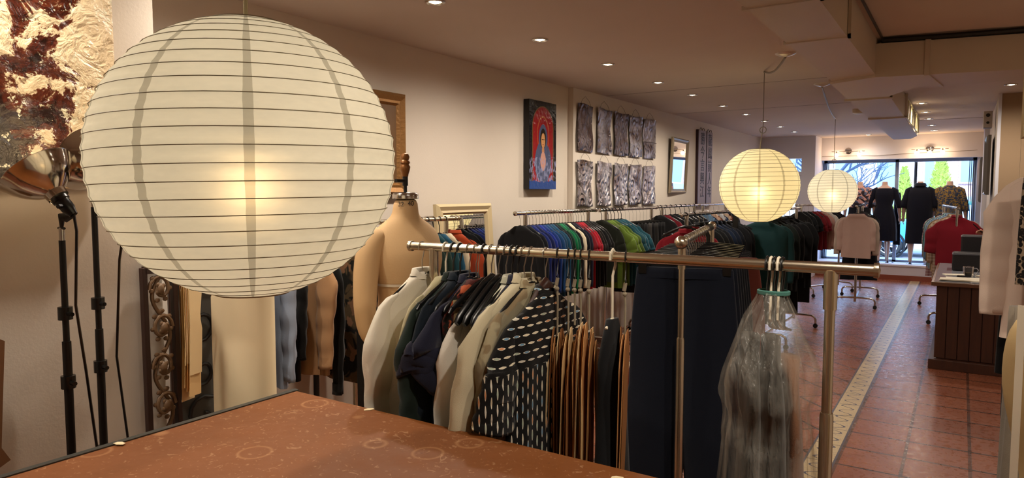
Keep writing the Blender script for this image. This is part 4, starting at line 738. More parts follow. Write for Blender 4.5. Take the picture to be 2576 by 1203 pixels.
# ---------------------------------------------------------------- dress form at the left
LINEN = mat('linen_form', 'c9a678', .75, bump=.15, bscale=120); INK = mat('stamp_ink', '1c1a18', .8)
def textobj(s, size, parent, loc, rot, m, name='lettering', ext=.0006):
    c = bpy.data.curves.new(name, 'FONT'); c.body = s; c.size = size; c.extrude = ext; c.align_x = 'CENTER'; c.align_y = 'CENTER'; c.materials.append(m)
    tmp = bpy.data.objects.new(name, c); me = bpy.data.meshes.new_from_object(tmp); bpy.data.objects.remove(tmp); bpy.data.curves.remove(c)
    if not me.materials: me.materials.append(m)
    o = bpy.data.objects.new(name, me); o.location = loc; o.rotation_euler = rot; return link(o, parent)
def dress_form(loc, rz, label, arm=True, finial=True, mt=LINEN, sc=1.0, num=True):
    t = thing('dress_form', label, 'dress form', loc, rz); N = 40
    def ring(z, a, b, y=0, x=0, p=1.0): return [(x+a*sgn(math.cos(2*PI*j/N))*abs(math.cos(2*PI*j/N))**p, y+b*sgn(math.sin(2*PI*j/N))*abs(math.sin(2*PI*j/N))**p, z) for j in range(N)]
    pr = [(.80, .165, .105, 0), (.84, .175, .115, 0), (.92, .178, .12, .005), (1.0, .165, .11, 0), (1.10, .135, .092, 0), (1.18, .145, .10, -.005), (1.28, .168, .125, -.02), (1.34, .172, .122, -.018), (1.40, .175, .105, -.005), (1.44, .165, .085, .0), (1.47, .135, .07, .003), (1.495, .09, .06, .004), (1.515, .066, .056, .002), (1.54, .058, .054, 0), (1.60, .055, .053, -.004)]
    m = MB(); m.rings([ring(*[p[0], p[1], p[2], p[3]]) for p in pr]); m.obj('torso', mt, t, angle=0, sub=1)
    if arm:
        m = MB(); pts = [(-.12, 0, 1.435), (-.165, 0, 1.42), (-.195, 0, 1.36), (-.212, -.003, 1.27), (-.222, -.008, 1.17), (-.225, -.014, 1.08), (-.222, -.02, 1.0), (-.22, -.022, .96)]; m.tube(pts, [.045, .058, .060, .056, .052, .048, .036, .012], 20); m.obj('arm', mt, t, angle=0, sub=1)
    m = MB(); m.lathe([(.001, 1.622), (.05, 1.62), (.058, 1.614), (.06, 1.606), (.06, 1.592), (.056, 1.590)], 40); m.obj('neck_cap', CHROME, t)
    if finial:
        m = MB(); m.tube([(0, 0, 1.61), (0, 0, 1.70)], .008, 12); m.tube([(0, 0, 1.65), (0, 0, 1.70)], .0125, 12); m.tube([(0, 0, 1.672), (-.07, -.03, 1.672)], .008, 10); m.obj('neck_pole', BLKM, t)
        m = MB(); m.lathe([(.001, 1.795), (.014, 1.797), (.016, 1.81), (.021, 1.825), (.024, 1.84), (.018, 1.852), (.023, 1.86), (.021, 1.868), (.017, 1.872), (.021, 1.885), (.016, 1.898), (.001, 1.903)], 28); m.obj('finial', mat('aged_brass_wood', '8a5a2e', .35, .4), t).location.z = -.105
    m = MB(); m.tube([(0, 0, .10), (0, 0, .82)], .018, 14); m.obj('stand_pole', BLKM, t)
    for k in range(4): a = PI/4+k*PI/2; m = MB(); m.tube([(0, 0, .14), (.15*math.cos(a), .15*math.sin(a), .10), (.26*math.cos(a), .26*math.sin(a), .02)], .011, 8); m.obj('foot', BLKM, t)
    if num:
        for s_, a, z in (('32', -2.55, 1.567), ('40', -1.75, 1.57)):
            textobj(s_, .030, t, (.0575*math.cos(a), .0565*math.sin(a)-.003, z), (R(90), 0, a+PI/2), INK)
        textobj('F O R M', .008, t, (.0585*math.cos(-.95), .0575*math.sin(-.95)-.003, 1.565), (R(90), 0, -.95+PI/2), INK) if False else None
        m = MB(); m.tube([(-.155+.0*i, -.108-.0*i, 1.30-.03*i) for i in range(2)], .001, 4)
    return t
df = dress_form((-2.12, 2.34, 0), R(76), 'tan linen dress form with one arm, stamped 32 and 40 on the neck')
m = MB(); m.rings([[(a*1.004*math.cos(2*PI*j/40), b*1.004*math.sin(2*PI*j/40)-.018, z) for j in range(40)] for z, a, b in ((1.205, .152, .108), (1.217, .155, .112))], (0, 0)); o = m.obj('waist_tape', WHTP, df); o['label'] = 'narrow white tape round the form'
# ---------------------------------------------------------------- pictures and panels on the left wall
def imgpaint():
    t = NT('religious_painting'); sp = t.n('SeparateXYZ', i0=t.obj()); x = sp.outputs[0]; z = sp.outputs[2]
    def ell(cx, cz, rx, rz):
        return t.math('ADD', t.math('POWER', t.math('DIVIDE', t.math('SUBTRACT', x, cx), rx), 2), t.math('POWER', t.math('DIVIDE', t.math('SUBTRACT', z, cz), rz), 2))
    wob = t.math('MULTIPLY', t.math('SUBTRACT', t.noise(16, 4), .5), .25)
    def inside(v, k=1.0): return t.math('LESS_THAN', t.math('ADD', v, wob), k)
    c = lin('0c0f14')
    arch = t.math('MULTIPLY', t.math('LESS_THAN', t.math('ABSOLUTE', x), .185), t.math('MAXIMUM', t.math('LESS_THAN', z, .17), t.math('LESS_THAN', ell(0, .17, .185, .19), 1)))
    rim = t.math('MULTIPLY', t.math('LESS_THAN', t.math('ABSOLUTE', x), .197), t.math('MAXIMUM', t.math('LESS_THAN', z, .17), t.math('LESS_THAN', ell(0, .17, .197, .20), 1)))
    c = t.mix(rim, c, lin('6b4a26')); c = t.mix(arch, c, lin('8e1418'))
    halo = t.math('LESS_THAN', t.math('ABSOLUTE', t.math('SUBTRACT', ell(.0, .10, .105, .17), 1)), .10); c = t.mix(halo, c, lin('a8542a'))
    veil = t.math('MAXIMUM', inside(ell(.0, .06, .08, .14)), inside(ell(0, -.16, .15, .20))); c = t.mix(veil, c, lin('46506e'))
    c = t.mix(inside(ell(0, .065, .055, .095)), c, lin('1c1410')); c = t.mix(t.math('LESS_THAN', ell(0, .045, .036, .072), 1), c, lin('c9925e')); c = t.mix(t.math('LESS_THAN', ell(0, -.05, .022, .05), 1), c, lin('b88058'))
    for ex in (-.014, .014): c = t.mix(t.math('LESS_THAN', ell(ex, .056, .009, .005), 1), c, lin('2a1810'))
    c = t.mix(t.math('LESS_THAN', ell(0, .008, .011, .005), 1), c, lin('8c3a30')); c = t.mix(t.math('LESS_THAN', ell(.002, .032, .004, .014), 1), c, lin('a87048'))
    c = t.mix(inside(ell(0, -.15, .05, .09)), c, lin('c29080'))
    st = t.ramp(t.noise(20, 4, vec=t.mapv((3, 3, 1))), [(.5, (0,)*3), (.56, (1,)*3)]); low = t.math('LESS_THAN', t.math('ADD', z, wob), -.13); c = t.mix(t.math('MULTIPLY', t.math('MULTIPLY', st, low), .75), c, lin('8c92b8'))
    c = t.mix(t.math('LESS_THAN', t.math('ADD', z, t.math('MULTIPLY', wob, .4)), -.34), c, lin('24468a'))
    t.p(Base_Color=c, Roughness=.14); t.bump(t.noise(26, 4), .5, .008); return t.m
DK = mat('black_edge', '0a0b0e', .3)
t = thing('canvas_painting', 'painting of a veiled haloed woman in a red arch on the left wall', 'painting', (-3.385, 5.64, 2.065), PI/2)
m = MB(); m.box((0, 0, 0), (.50, .06, .83)); m.obj('stretcher', DK, t, smooth=False, bevel=.003); m = MB(); m.quad((-.248, -.0308, -.413), (.248, -.0308, -.413), (.248, -.0308, .413), (-.248, -.0308, .413)); m.obj('painted_face', imgpaint(), t, smooth=False)
def tinmat(i, dark):
    t = NT('embossed_tin'); n = t.noise(11, 5, rough=.6, dist=2.2, vec=t.mapv(loc=(i*3.1, i, i*2.3))); v = t.n('TexVoronoi', Vector=t.mapv((9, 9, 7), loc=(i, 0, i*2)), Scale=1); rp = t.math('SINE', t.math('MULTIPLY', v.outputs[0], 16))
    r = t.ramp(t.noise(5, 4, vec=t.mapv(loc=(i*5, 2, i))), [(.35, lin('705a4e')), (.62, lin('dcd6d8'))]); r = t.mix(dark, r, lin('5c3f34'))
    t.p(Base_Color=r, Metallic=.85, Roughness=.3); t.bump(t.math('ADD', n, t.math('MULTIPLY', rp, .3)), 1.0, .045); return t.m
ys = [(6.308, 6.661), (6.756, 7.117), (7.19, 7.565), (7.622, 7.983), (8.059, 8.445)]; nth = ['first', 'second', 'third', 'fourth', 'fifth']
note = [['mostly dark with a bright patch at its foot', 'bright lower half', 'rusty brown and dullest', 'silvery with mottled relief', 'split by a crease'], ['evenly silver with two rosettes', 'with bulging wavy side', 'bright centre ridge', 'with one red brown corner', 'slightly violet and narrowest']]
for rw in (0, 1):
    for i, (y0, y1) in enumerate(ys):
        zt, zb = (2.538, 2.05) if rw == 0 else (1.956, 1.472); W_ = y1-y0; Hh = zt-zb; rnd = random.Random(rw*9+i)
        t = thing('metal_panel', 'metal panel, %s, %s in the %s row' % (note[rw][i], nth[i], ('upper', 'lower')[rw]), 'wall panel', (-3.345, (y0+y1)/2, zb), PI/2, 'embossed metal panels on the left wall')
        m = MB(); nx, nz = 14, 20
        def P(a, b, back):
            x = (a-.5)*W_; zz = b*Hh; e = .010*math.sin(6*b+i+rw*2)*(abs(a-.5)*2)**2*sgn(a-.5); bow = .012*math.sin(PI*b)*math.sin(PI*a+rnd.random()*0)+.008*math.sin(5*a+i)+.006*math.sin(8*b+rw)
            return (x+e, -bow-.004-(0 if back else .0025), zz+.006*math.sin(5*a+i))
        vs = [P(a/nx, b/nz, 0) for b in range(nz+1) for a in range(nx+1)]; fs = [(b*(nx+1)+a, b*(nx+1)+a+1, (b+1)*(nx+1)+a+1, (b+1)*(nx+1)+a) for b in range(nz) for a in range(nx)]
        m.add(vs, fs); o = m.obj('tin_sheet', tinmat(rw*5+i, .75 if (rw, i) in ((0, 0), (0, 2)) else .15), t, solid=.003)
        m = MB(); m.tube([(-W_*.34, -.01, Hh-.01), (-W_*.2, -.006, Hh+.05), (0, -.002, Hh+.085), (W_*.22, -.006, Hh+.045), (W_*.34, -.01, Hh-.01)], .0016, 5); m.obj('hanging_wire', mat('rusty_wire', '4c4038', .5, .6), t)
        if (rw, i) == (0, 4): m = MB(); m.tube([(-W_*.49, -.022, .20), (W_*.49, -.022, .20)], .004, 6); m.obj('crease', mat('rusty_wire', '4c4038', .5, .6), t)
def frame_mb(w, h, fw, d, prof=3):
    m = MB(); steps = [(0, 0), (0, -d*.6), (fw*.25, -d), (fw*.6, -d*.7), (fw*.8, -d*.8), (fw, -d*.35), (fw, 0)]
    vs = []; fs = []; n = len(steps)
    for cx, cz in ((-1, -1), (1, -1), (1, 1), (-1, 1)):
        for a, y in steps: vs.append((cx*(w/2-a), y, cz*(h/2-a)))
    for c in range(4):
        for k in range(n-1): a = c*n+k; b = ((c+1) % 4)*n+k; fs.append((a, b, b+1, a+1))
    m.add(vs, fs); return m
MIRROR = mat('mirror_glass', 'e8ecee', .01, 1)
def framed(name, label, cat, loc, rot, w, h, fw, d, fm, inner, iname):
    t = thing(name, label, cat, loc, rot=rot); frame_mb(w, h, fw, d).obj('frame', fm, t, smooth=False)
    m = MB(); m.box((0, -d*.3, 0), (w-1.7*fw, d*.2, h-1.7*fw)); m.obj(iname, inner, t, smooth=False); return t
framed('wall_mirror', 'narrow upright mirror in a worn silver frame reflecting the shop window', 'mirror', (-3.345, 9.32, 1.99), (R(2.5), 0, PI/2+R(3)), .75, .76, .06, .035, mat('worn_silver', 'a3957e', .4, .6, bump=.3), MIRROR, 'mirror_glass')
framed('leaning_mirror', 'wide cream framed mirror leaning on the wall behind green and orange tops', 'mirror', (-3.30, 4.365, .78), (R(-4), 0, PI/2), .72, 1.50, .085, .05, mat('cream_frame', 'cdbb93', .45), MIRROR, 'mirror_glass')
framed('picture_frame', 'old gilded wooden picture frame half hidden by the big lantern', 'picture', (-3.40, 3.33, 1.96), (0, 0, PI/2), .80, .72, .09, .05, mat('old_gilding', '9a7040', .42, .5, bump=.8, bscale=50), mat('dark_brown_picture', '6b4c2c', .5, bump=.3, bscale=6), 'picture')
BW = mat('greyed_board', '8d8088', .6, bump=.3, bscale=12); MH = mat('board_edge', '33151c', .5)
for k, (y, w, chars) in enumerate([(10.32, .40, '勝今言興江'), (10.68, .30, '龍鳳前人年')]):
    t = thing('carved_board', ('left and wider', 'right and narrower')[k]+' tall board carved with a column of brush characters', 'carved board', (-3.345, y, 1.40), PI/2)
    m = MB(); m.box((0, 0, .58), (w-.02, .035, 1.155)); m.obj('board', [BW], t, smooth=False, bevel=.003)
    m = MB(); m.box((-w/2+.005, 0, .58), (.025, .045, 1.16)); m.obj('side_strip', MH, t, smooth=False)
    for j, ch in enumerate(chars): textobj(ch, .20, t, (.015, -.019, 1.02-j*.20), (R(90), 0, 0), mat('dark_brush_ink', '3a3f50', .7), 'character', .001)
    for hx in (-.06, .06):
        m = MB(); m.tube([(hx+.045*math.cos(a), -.01, 1.16+.035*math.sin(a)) for a in [PI*q/8 for q in range(9)]], .004, 6); m.obj('hanging_ring', BLKM, t)
# right wall frames, speaker
for i, (y, z, l) in enumerate([(10.5, 1.95, 'framed picture on the right wall nearest the brown wall end'), (13.4, 1.82, 'dark framed picture on the right wall by the window')]):
    framed('picture_frame', l, 'picture', (.265 if i == 0 else .262, y, z), (0, 0, -PI/2), .9 if i == 0 else .45, .72, .06, .05, mat('silver_dark_frame', '6a6460', .35, .5), mat('dark_print', '2a2d3a', .3), 'picture')
t = thing('wall_speaker', 'small pale box speaker high at the right wall end', 'speaker', (.262, 10.2, 2.50)); m = MB(); m.box((-.04, 0, 0), (.09, .18, .20)); m.obj('cabinet', mat('grey_beige_plastic', 'a89c94', .5), t, bevel=.006, smooth=False)
m = MB(); m.cyl((-.04, -.088, .05), (-.04, -.094, .05), .022, 16); m.obj('driver', BLKP, t); m = MB(); m.cyl((-.04, -.088, -.04), (-.04, -.094, -.04), .016, 16); m.obj('driver', BLKP, t)
# ---------------------------------------------------------------- headless mannequins in the window
def mannequin(loc, rz, label, garb, lx=.10, step=0, arms=(0, 0), h=1.54):
    t = thing('mannequin', label, 'mannequin', loc, rz)
    m = MB(); N = 24
    def ring(z, a, b, y=0): return [(a*math.cos(2*PI*j/N), y+b*math.sin(2*PI*j/N), z) for j in range(N)]
    m.rings([ring(*p) for p in [(.80, .10, .07), (.86, .165, .105), (.94, .17, .112, -.005), (1.02, .14, .095), (1.09, .118, .082, .005), (1.18, .138, .092, .01), (1.28, .155, .105, .018), (1.36, .17, .09, .008), (1.41, .155, .072), (1.445, .09, .056, -.005), (1.47, .055, .05), (1.54, .048, .048, .006)]])
    for s in (-1, 1):
        k = step*s; m.tube([(s*.085, 0, .88), (s*.088, .0+k*.1, .70), (s*(lx-.005), .01+k*.4, .48), (s*lx, -.005+k*.6, .36), (s*lx, -.012+k, .2), (s*lx, -.01+k, .10)], [.085, .078, .053, .056, .042, .033], 16)
        m.tube([(s*lx, -.035+k, .06), (s*lx, .0+k, .055), (s*lx, .08+k, .028), (s*lx+s*.008, .16+k, .018)], [.028, .036, .030, .016], 12)
        m.tube([(s*lx, -.01+k, .12), (s*lx, -.015+k, .05)], [.034, .03], 12)
        a = arms[0 if s < 0 else 1]; sh = Vector((s*.172, 0, 1.37)); el = Vector((s*(.245+.01*a), -.01, 1.10)); wr = el+Vector((s*.012, .03+.10*a, -.235)); m.tube([(s*.12, 0, 1.39), sh, sh.lerp(el, .5), el, el.lerp(wr, .4), wr], [.045, .05, .040, .036, .036, .022], 14)
        hd = (wr-el).normalized(); pm = wr+hd*.05; m.tube([wr, wr+hd*.03, pm, pm+hd*.03], [.022, .030, .033, .028], 12, flat=.5, up=(1, 0, 0))
        for f in range(4):
            o = Vector((0, (f-1.5)*.016, 0)); L = (.062, .072, .068, .052)[f]; b = pm+hd*.025+o; m.tube([b, b+hd*L*.5+Vector((-s*.006, 0, 0)), b+hd*L+Vector((-s*.018, 0, 0))], [.0085, .0078, .006], 8)
        m.tube([pm+Vector((0, .02, .02)), pm+Vector((-s*.01, .042, -.005)), pm+Vector((-s*.014, .05, -.035))], [.010, .009, .007], 8)
    o = m.obj('body', mat('mannequin_skin', 'c7a898', .5), t, angle=0); b = o.modifiers.new('join', 'REMESH'); b.mode = 'VOXEL'; b.voxel_size = .0085; b.use_smooth_shade = True
    sm = o.modifiers.new('soft', 'SMOOTH'); sm.iterations = 4; sm.factor = .5
    q = MB(); q.lathe([(.001, .006), (.19, .006), (.19, 0), (.001, 0)], 36); q.obj('base_plate', mat('base_metal', '8c93a5', .25, .8), t).location = (0, .04, -.004)
    q = MB(); q.cyl((lx, -.06, 0), (lx, -.06, .40), .008, 8); q.obj('support_rod', CHROME, t)
    for nm, mb, mt in garb: mb.obj(nm, mt, t, angle=0)
    return t
def loft(pr, N=44, fold=0, f=14, seed=0, ex=.85):
    m = MB(); rs = []
    for i, (z, a, b, y) in enumerate(pr):
        fo = fold*max(0, (i-len(pr)*.3)/(len(pr)*.7)); r = []
        for j in range(N):
            q = 2*PI*j/N; k = 1+fo*math.sin(f*q+seed+z*2)
            r.append((a*k*sgn(math.cos(q))*abs(math.cos(q))**ex, y+b*k*math.sin(q), z))
        rs.append(r)
    m.rings(rs, (0, 0)); return m
def arm_tube(s, a, end, r0, r1):
    sh = Vector((s*.155, 0, 1.395)); el = Vector((s*(.245+.01*a), -.01, 1.10)); wr = el+Vector((s*.012, .03+.10*a, -.235)); pts = [Vector((s*.11, 0, 1.405)), sh+Vector((s*.02, 0, -.03)), sh.lerp(el, .55), el]
    if end > 1: pts.append(el.lerp(wr, end-1))
    m = MB(); m.tube(pts, [r0*.8, r0]+[r0+(r1-r0)*(i+1)/(len(pts)-2) for i in range(len(pts)-2)], 16); return m
nv = fab('10142a'); nv2 = fab('0f1428'); nv3 = fab('0e1320')
dress = loft([(1.415, .135, .07, 0), (1.39, .165, .085, 0), (1.28, .175, .12, .01), (1.18, .155, .11, .01), (1.09, .135, .10, 0), (.98, .17, .12, 0), (.85, .20, .14, 0), (.72, .215, .16, 0), (.60, .225, .17, 0), (.50, .225, .17, 0), (.42, .228, .17, 0)], fold=.05)
PZ = .284; YM = 14.80
mannequin((-1.24, YM, PZ), 0, 'headless mannequin in a navy three quarter sleeve dress, left of the window bar', [('dress', dress, nv), ('sleeve', arm_tube(-1, .1, 1.25, .056, .052), nv), ('sleeve', arm_tube(1, .4, 1.2, .056, .052), nv)], lx=.07, step=.06, arms=(.1, .4))
coat = loft([(1.46, .075, .06, 0), (1.44, .10, .07, 0), (1.40, .19, .10, 0), (1.30, .225, .14, .01), (1.15, .225, .15, .01), (.98, .215, .15, 0), (.80, .21, .15, 0), (.62, .215, .16, 0), (.48, .22, .165, 0), (.385, .222, .165, 0)], fold=.02, f=7)
co = MB(); co.lathe([(.075, 1.455), (.078, 1.49), (.07, 1.515), (.09, 1.50), (.105, 1.45)], 32)
mannequin((-.66, YM, PZ), 0, 'headless mannequin in a long navy coat dress, right of the window bar', [('coat', coat, nv2), ('collar', co, nv2), ('sleeve', arm_tube(-1, .3, 1.15, .070, .078), nv2), ('sleeve', arm_tube(1, .3, 1.15, .070, .078), nv2)], lx=.12, arms=(.3, .5))
ps = fab('3a4a6c', kind='blotch', c2='8a7038', c3='2a3548', scale=4); sh = loft([(1.465, .07, .058, 0), (1.44, .10, .07, 0), (1.40, .18, .10, 0), (1.30, .205, .135, .01), (1.15, .20, .14, .01), (1.0, .205, .14, 0), (.86, .215, .15, 0)], fold=.04, f=9)
mannequin((-.20, YM-.02, PZ), R(-8), 'headless mannequin in a blue and gold paisley shirt, at the right window edge', [('shirt', sh, ps), ('sleeve', arm_tube(-1, .5, 1.4, .07, .06), ps), ('sleeve', arm_tube(1, .2, 1.4, .07, .06), ps), ('trousers', loft([(.95, .16, .11, 0), (.86, .185, .125, 0), (.78, .19, .12, 0)]), nv3)], arms=(.5, .2))
fl_ = fab('3a3038', kind='blotch', c2='c99a92', c3='5a6a8c', scale=1.6); sh = loft([(1.46, .07, .058, 0), (1.44, .10, .07, 0), (1.40, .18, .10, 0), (1.28, .20, .135, .01), (1.12, .19, .13, .01), (1.05, .19, .13, 0)], fold=.03)
sk = loft([(1.10, .18, .12, 0), (1.0, .19, .13, 0), (.8, .21, .15, 0), (.6, .225, .165, 0), (.42, .23, .17, 0)], fold=.05)
mannequin((-1.66, YM, PZ), R(6), 'headless mannequin in a flowered top and dark skirt behind the small lantern', [('shirt', sh, fl_), ('skirt', sk, nv3), ('sleeve', arm_tube(-1, .2, 1.1, .065, .06), fl_), ('sleeve', arm_tube(1, .2, 1.1, .065, .06), fl_)], arms=(.2, .2))
# dark folded security grilles at the window sides and bar
for x, z0, z1, y, l in [(-1.03, .62, 1.62, 15.02, 'tall narrow dark scarf hanging by the window bar'), ]:
    m = MB(); body(m, [z1, z1-.1, z0], [.04, .055, .06], [.02, .03, .035], 3, .008, 12, 18); tag(m.obj('scarf', fab('0e1120'), loc=(x, y, 0), angle=0), l, 'scarf')
for x, y, l in [(-2.30, 14.95, 'dark folding shutter at the left of the shop window'), (.13, 14.72, 'dark folding shutter at the right of the shop window')]:
    t = thing('folding_shutter', l, 'shutter', (x, y, .30))
    for k in range(4): m = MB(); m.box(((k-1.5)*.028, (k % 2)*.012, .95), (.012, .05, 1.9)); m.obj('slat', mat('shutter_metal', '2c3448', .4, .6), t, smooth=False)
m = MB(); m.tube([(-2.35, 14.74, 2.33), (-1.4, 14.735, 2.32), (-.8, 14.735, 2.345), (-.1, 14.73, 2.36), (.19, 14.73, 2.37)], .004, 6); tag(m.obj('wall_cable', mat('cord_grey', '8d8478', .5)), 'thin cable run along the wall above the window', 'cable')
# ---------------------------------------------------------------- street outside
asph = mat('asphalt', '77797f', .9, bump=.3, bscale=60); pave = mat('pavement', 'b9b4ac', .9, bump=.2)
m = MB(); m.quad((-30, 15.2, -.17), (30, 15.2, -.17), (30, 60, -.17), (-30, 60, -.17)); struct('ground_street', m, asph)
m = MB(); m.box((0, 16.8, -.11), (60, 3.1, .12)); m.box((0, 28, -.09), (60, 6, .16)); struct('ground_pavement', m, pave)
# shop front outside above the ceiling
def carbuild():
    t = thing('car', 'light blue parked car seen through the right window pane', 'car', (-.35, 22.4, -.17))
    CP = mat('car_paint', '3f92cc', .25, .1); CG_ = mat('car_glass', '9fc4da', .05, .2)
    side = [(-2.05, .42), (-2.10, .62), (-2.0, .86), (-1.3, .98), (-.95, 1.02), (-.35, 1.45), (.2, 1.56), (1.2, 1.55), (1.75, 1.42), (2.15, 1.0), (2.2, .60), (2.1, .35)]
    m = MB(); wd = .88
    def sl(y, k): return [(x, y, z if z < .95 else .95+(z-.95)) for x, z in side]
    n = len(side); rs = []
    for y, tk in ((-wd, 0), (-wd-.03, .5), (-wd, 1)): pass
    vs = [(x, (-.90 if z < 1.03 else -.90+(z-1.03)*.42), z) for x, z in side]+[(x, (.90 if z < 1.03 else .90-(z-1.03)*.42), z) for x, z in side]
    fs = [tuple(range(n)), tuple(range(n, 2*n))[::-1]]+[(i, n+i, n+(i+1) % n, (i+1) % n) for i in range(n)]
    m.add(vs, fs); m.obj('car_body', CP, t, bevel=.05, smooth=True)
    for a, b in ((-.80, -.05), (.02, .80), (.86, 1.55)):
        zb = 1.06; q = MB(); x0, x1 = a, b; top0 = min(1.48, 1.06+(x0+.95)*.72); tp = [(x0+.02, zb), (x1, zb), (x1-(.18 if b > 1.5 else 0), 1.46), (max(x0, -.36), min(1.46, top0+.12 if x0 < -.5 else 1.46))]
        q.add([(x, -.905+(z-1.03)*.42, z) for x, z in tp], [(0, 1, 2, 3)]); q.obj('side_window', CG_, t, smooth=False)
    for wx in (-1.32, 1.38):
        for y, s in ((-.84, -1), (.84, 1)):
            q = MB(); q.lathe([(.20, -.10), (.30, -.11), (.335, -.08), (.34, 0), (.335, .08), (.30, .11), (.20, .10)], 36, Matrix.Translation((wx, y, .34)) @ Matrix.Rotation(R(90), 4, 'X')); w = q.obj('wheel', RUB, t)
            q = MB(); q.lathe([(.001, .02), (.05, .03), (.06, .0)], 20, Matrix.Translation((wx, y+s*.07, .34)) @ Matrix.Rotation(R(90)*-s, 4, 'X')); q.lathe([(.22, .04), (.235, .05), (.24, 0)], 36, Matrix.Translation((wx, y+s*.07, .34)) @ Matrix.Rotation(R(90)*-s, 4, 'X'))
            for k in range(5): a = 2*PI*k/5; q.tube([(wx+.03*math.cos(a), y+s*.10, .34+.03*math.sin(a)), (wx+.23*math.cos(a), y+s*.10, .34+.23*math.sin(a))], [.035, .028], 6, flat=.4, up=(0, 1, 0))
            q.obj('rim', mat('alloy', 'c9d0d8', .3, .9), w)
            q = MB(); q.lathe([(.36, 0), (.42, -.005), (.42, .02), (.36, .02)], 30, Matrix.Translation((wx, s*.905, .34)) @ Matrix.Rotation(R(90), 4, 'X')); q.obj('wheel_arch', BLKP, t)
    m = MB(); m.box((-1.98, -.75, .70), (.12, .3, .12)); m.obj('headlight', mat('lamp_glass', 'e8eef2', .1), t, bevel=.02)
    m = MB(); m.box((-.05, -.91, .86), (.18, .02, .03)); m.box((.85, -.91, .86), (.18, .02, .03)); m.obj('door_handle', CHROME, t)
carbuild()
def brickmat(name, c1, c2, mo, sc=4):
    t = NT(name); br = t.n('TexBrick', Vector=t.mapv((1, 1, 1), (R(90), 0, 0)), Color1=lin(c1), Color2=lin(c2), Mortar=lin(mo), Scale=sc, Mortar_Size=.02); t.p(Base_Color=br.outputs[0], Roughness=.9); return t.m
BR = brickmat('red_brick', 'b98888', 'c79a98', 'd8ccc8'); GW = mat('grey_window', '7f9cb4', .2)
def building(name, label, x0, x1, y, h, m_, wins, trimc='d9d6d0'):
    t = thing(name, label, 'building', ((x0+x1)/2, y, -.12)); w = x1-x0; q = MB(); q.box((0, 3, h/2), (w, 6, h)); q.obj('wall', m_, t, smooth=False)
    for a, b, c, d in wins:
        q = MB(); q.box(((a+b)/2-(x0+x1)/2, -.04, (c+d)/2), (b-a+.16, .1, d-c+.16)); f = q.obj('window', mat('trim_'+trimc, trimc, .6), t, smooth=False); q = MB(); q.box(((a+b)/2-(x0+x1)/2, -.10, (c+d)/2), (b-a, .02, d-c)); q.obj('pane', GW, f, smooth=False)
    q = MB(); q.box((0, -.06, .5), (w, .16, 1.0)); q.obj('plinth', mat('stone_plinth', 'a9a4a0', .8), t, smooth=False)
building('building', 'red brick house across the street behind the evergreens', -1.75, 12, 36, 8.5, BR, [(-.1, 1.4, 2.2, 4.2), (3, 4.5, 1.6, 3.6), (-1.45, -1.1, 1.9, 4.2), (3, 4.5, 5, 6.8), (0, 1.4, 5.2, 7)])
building('building', 'pale rendered house across the street behind the bare tree', -16, -1.9, 36.5, 7.5, mat('pale_render', 'dcd8d0', .9), [(-5.2, -4.2, 1.7, 3.2), (-8, -6.6, 1.7, 3.4), (-3.4, -2.6, 1.2, 3.2), (-12, -10, 1.7, 3.4), (-5.2, -4, 4.8, 6.4)])
m = MB(); m.box((-.2, 30.6, .72), (7.5, .12, 1.5)); tag(m.obj('garden_wall', mat('grey_blue_wall', '8c98b0', .8), smooth=False), 'low grey blue wall in front of the brick house', 'wall')
def evergreen(loc, h, r, label, seed):
    t = thing('evergreen_tree', label, 'tree', loc); m = MB(); m.tube([(0, 0, 0), (0, 0, h*.5)], .07, 8); m.obj('trunk', mat('bark', '4a3c30', .9), t)
    m = MB(); rnd = random.Random(seed)
    for i in range(1500):
        u = rnd.random()**.8; z = .25+(h-.25)*u; rr = r*(1-u)**.8*rnd.uniform(.55, 1.05)+.04; a = rnd.uniform(0, 2*PI); c = Vector((rr*math.cos(a), rr*math.sin(a), z)); s = .10*(1.3-u*.6); d = Vector((math.cos(a), math.sin(a), .9)).normalized(); e = d.cross(Vector((0, 0, 1))).normalized()
        m.add([c-e*s*.5, c+e*s*.5, c+d*s*1.7, c+Vector((0, 0, -s*.5))+d*s*.4], [(0, 1, 2), (0, 1, 3)])
    m.obj('foliage', mat('yellow_green_leaves', 'c3cc62', .8), t, smooth=False)
evergreen((-1.78, 28.6, -.02), 2.55, .42, 'small conical evergreen left of the coat dress mannequin', 1)
evergreen((-.70, 30.0, -.02), 3.0, .75, 'larger conical evergreen above the paisley shirt mannequin', 2)
def baretree(loc, label):
    t = thing('bare_tree', label, 'tree', loc); m = MB(); rnd = random.Random(4)
    def br(p, d, L, r, k):
        q = p+d*L; mid = p.lerp(q, .5)+Vector((rnd.uniform(-1, 1), rnd.uniform(-1, 1), rnd.uniform(-.3, .6)))*L*.07; m.tube([p, mid, q], [r, r*.85, r*.68], 6)
        if k == 0: return
        for _ in range(3 if k > 1 else 2): br(q if rnd.random() < .6 else mid, (d+Vector((rnd.uniform(-.9, .9), rnd.uniform(-.6, .6), rnd.uniform(-.2, .5)))).normalized(), L*rnd.uniform(.6, .85), r*.62, k-1)
    br(Vector((0, 0, 0)), Vector((.02, 0, 1)), 1.6, .13, 0)
    br(Vector((0, 0, 1.6)), Vector((.5, 0, .8)).normalized(), .9, .09, 5); br(Vector((0, 0, 1.5)), Vector((-.5, .1, .8)).normalized(), .9, .08, 5); br(Vector((0, 0, 1.2)), Vector((.85, -.1, .45)).normalized(), .9, .06, 4)
    m.obj('branches', mat('tree_bark', '3f4a5e', .9), t)
baretree((-3.9, 25.3, -.02), 'bare branching street tree behind the left window pane')
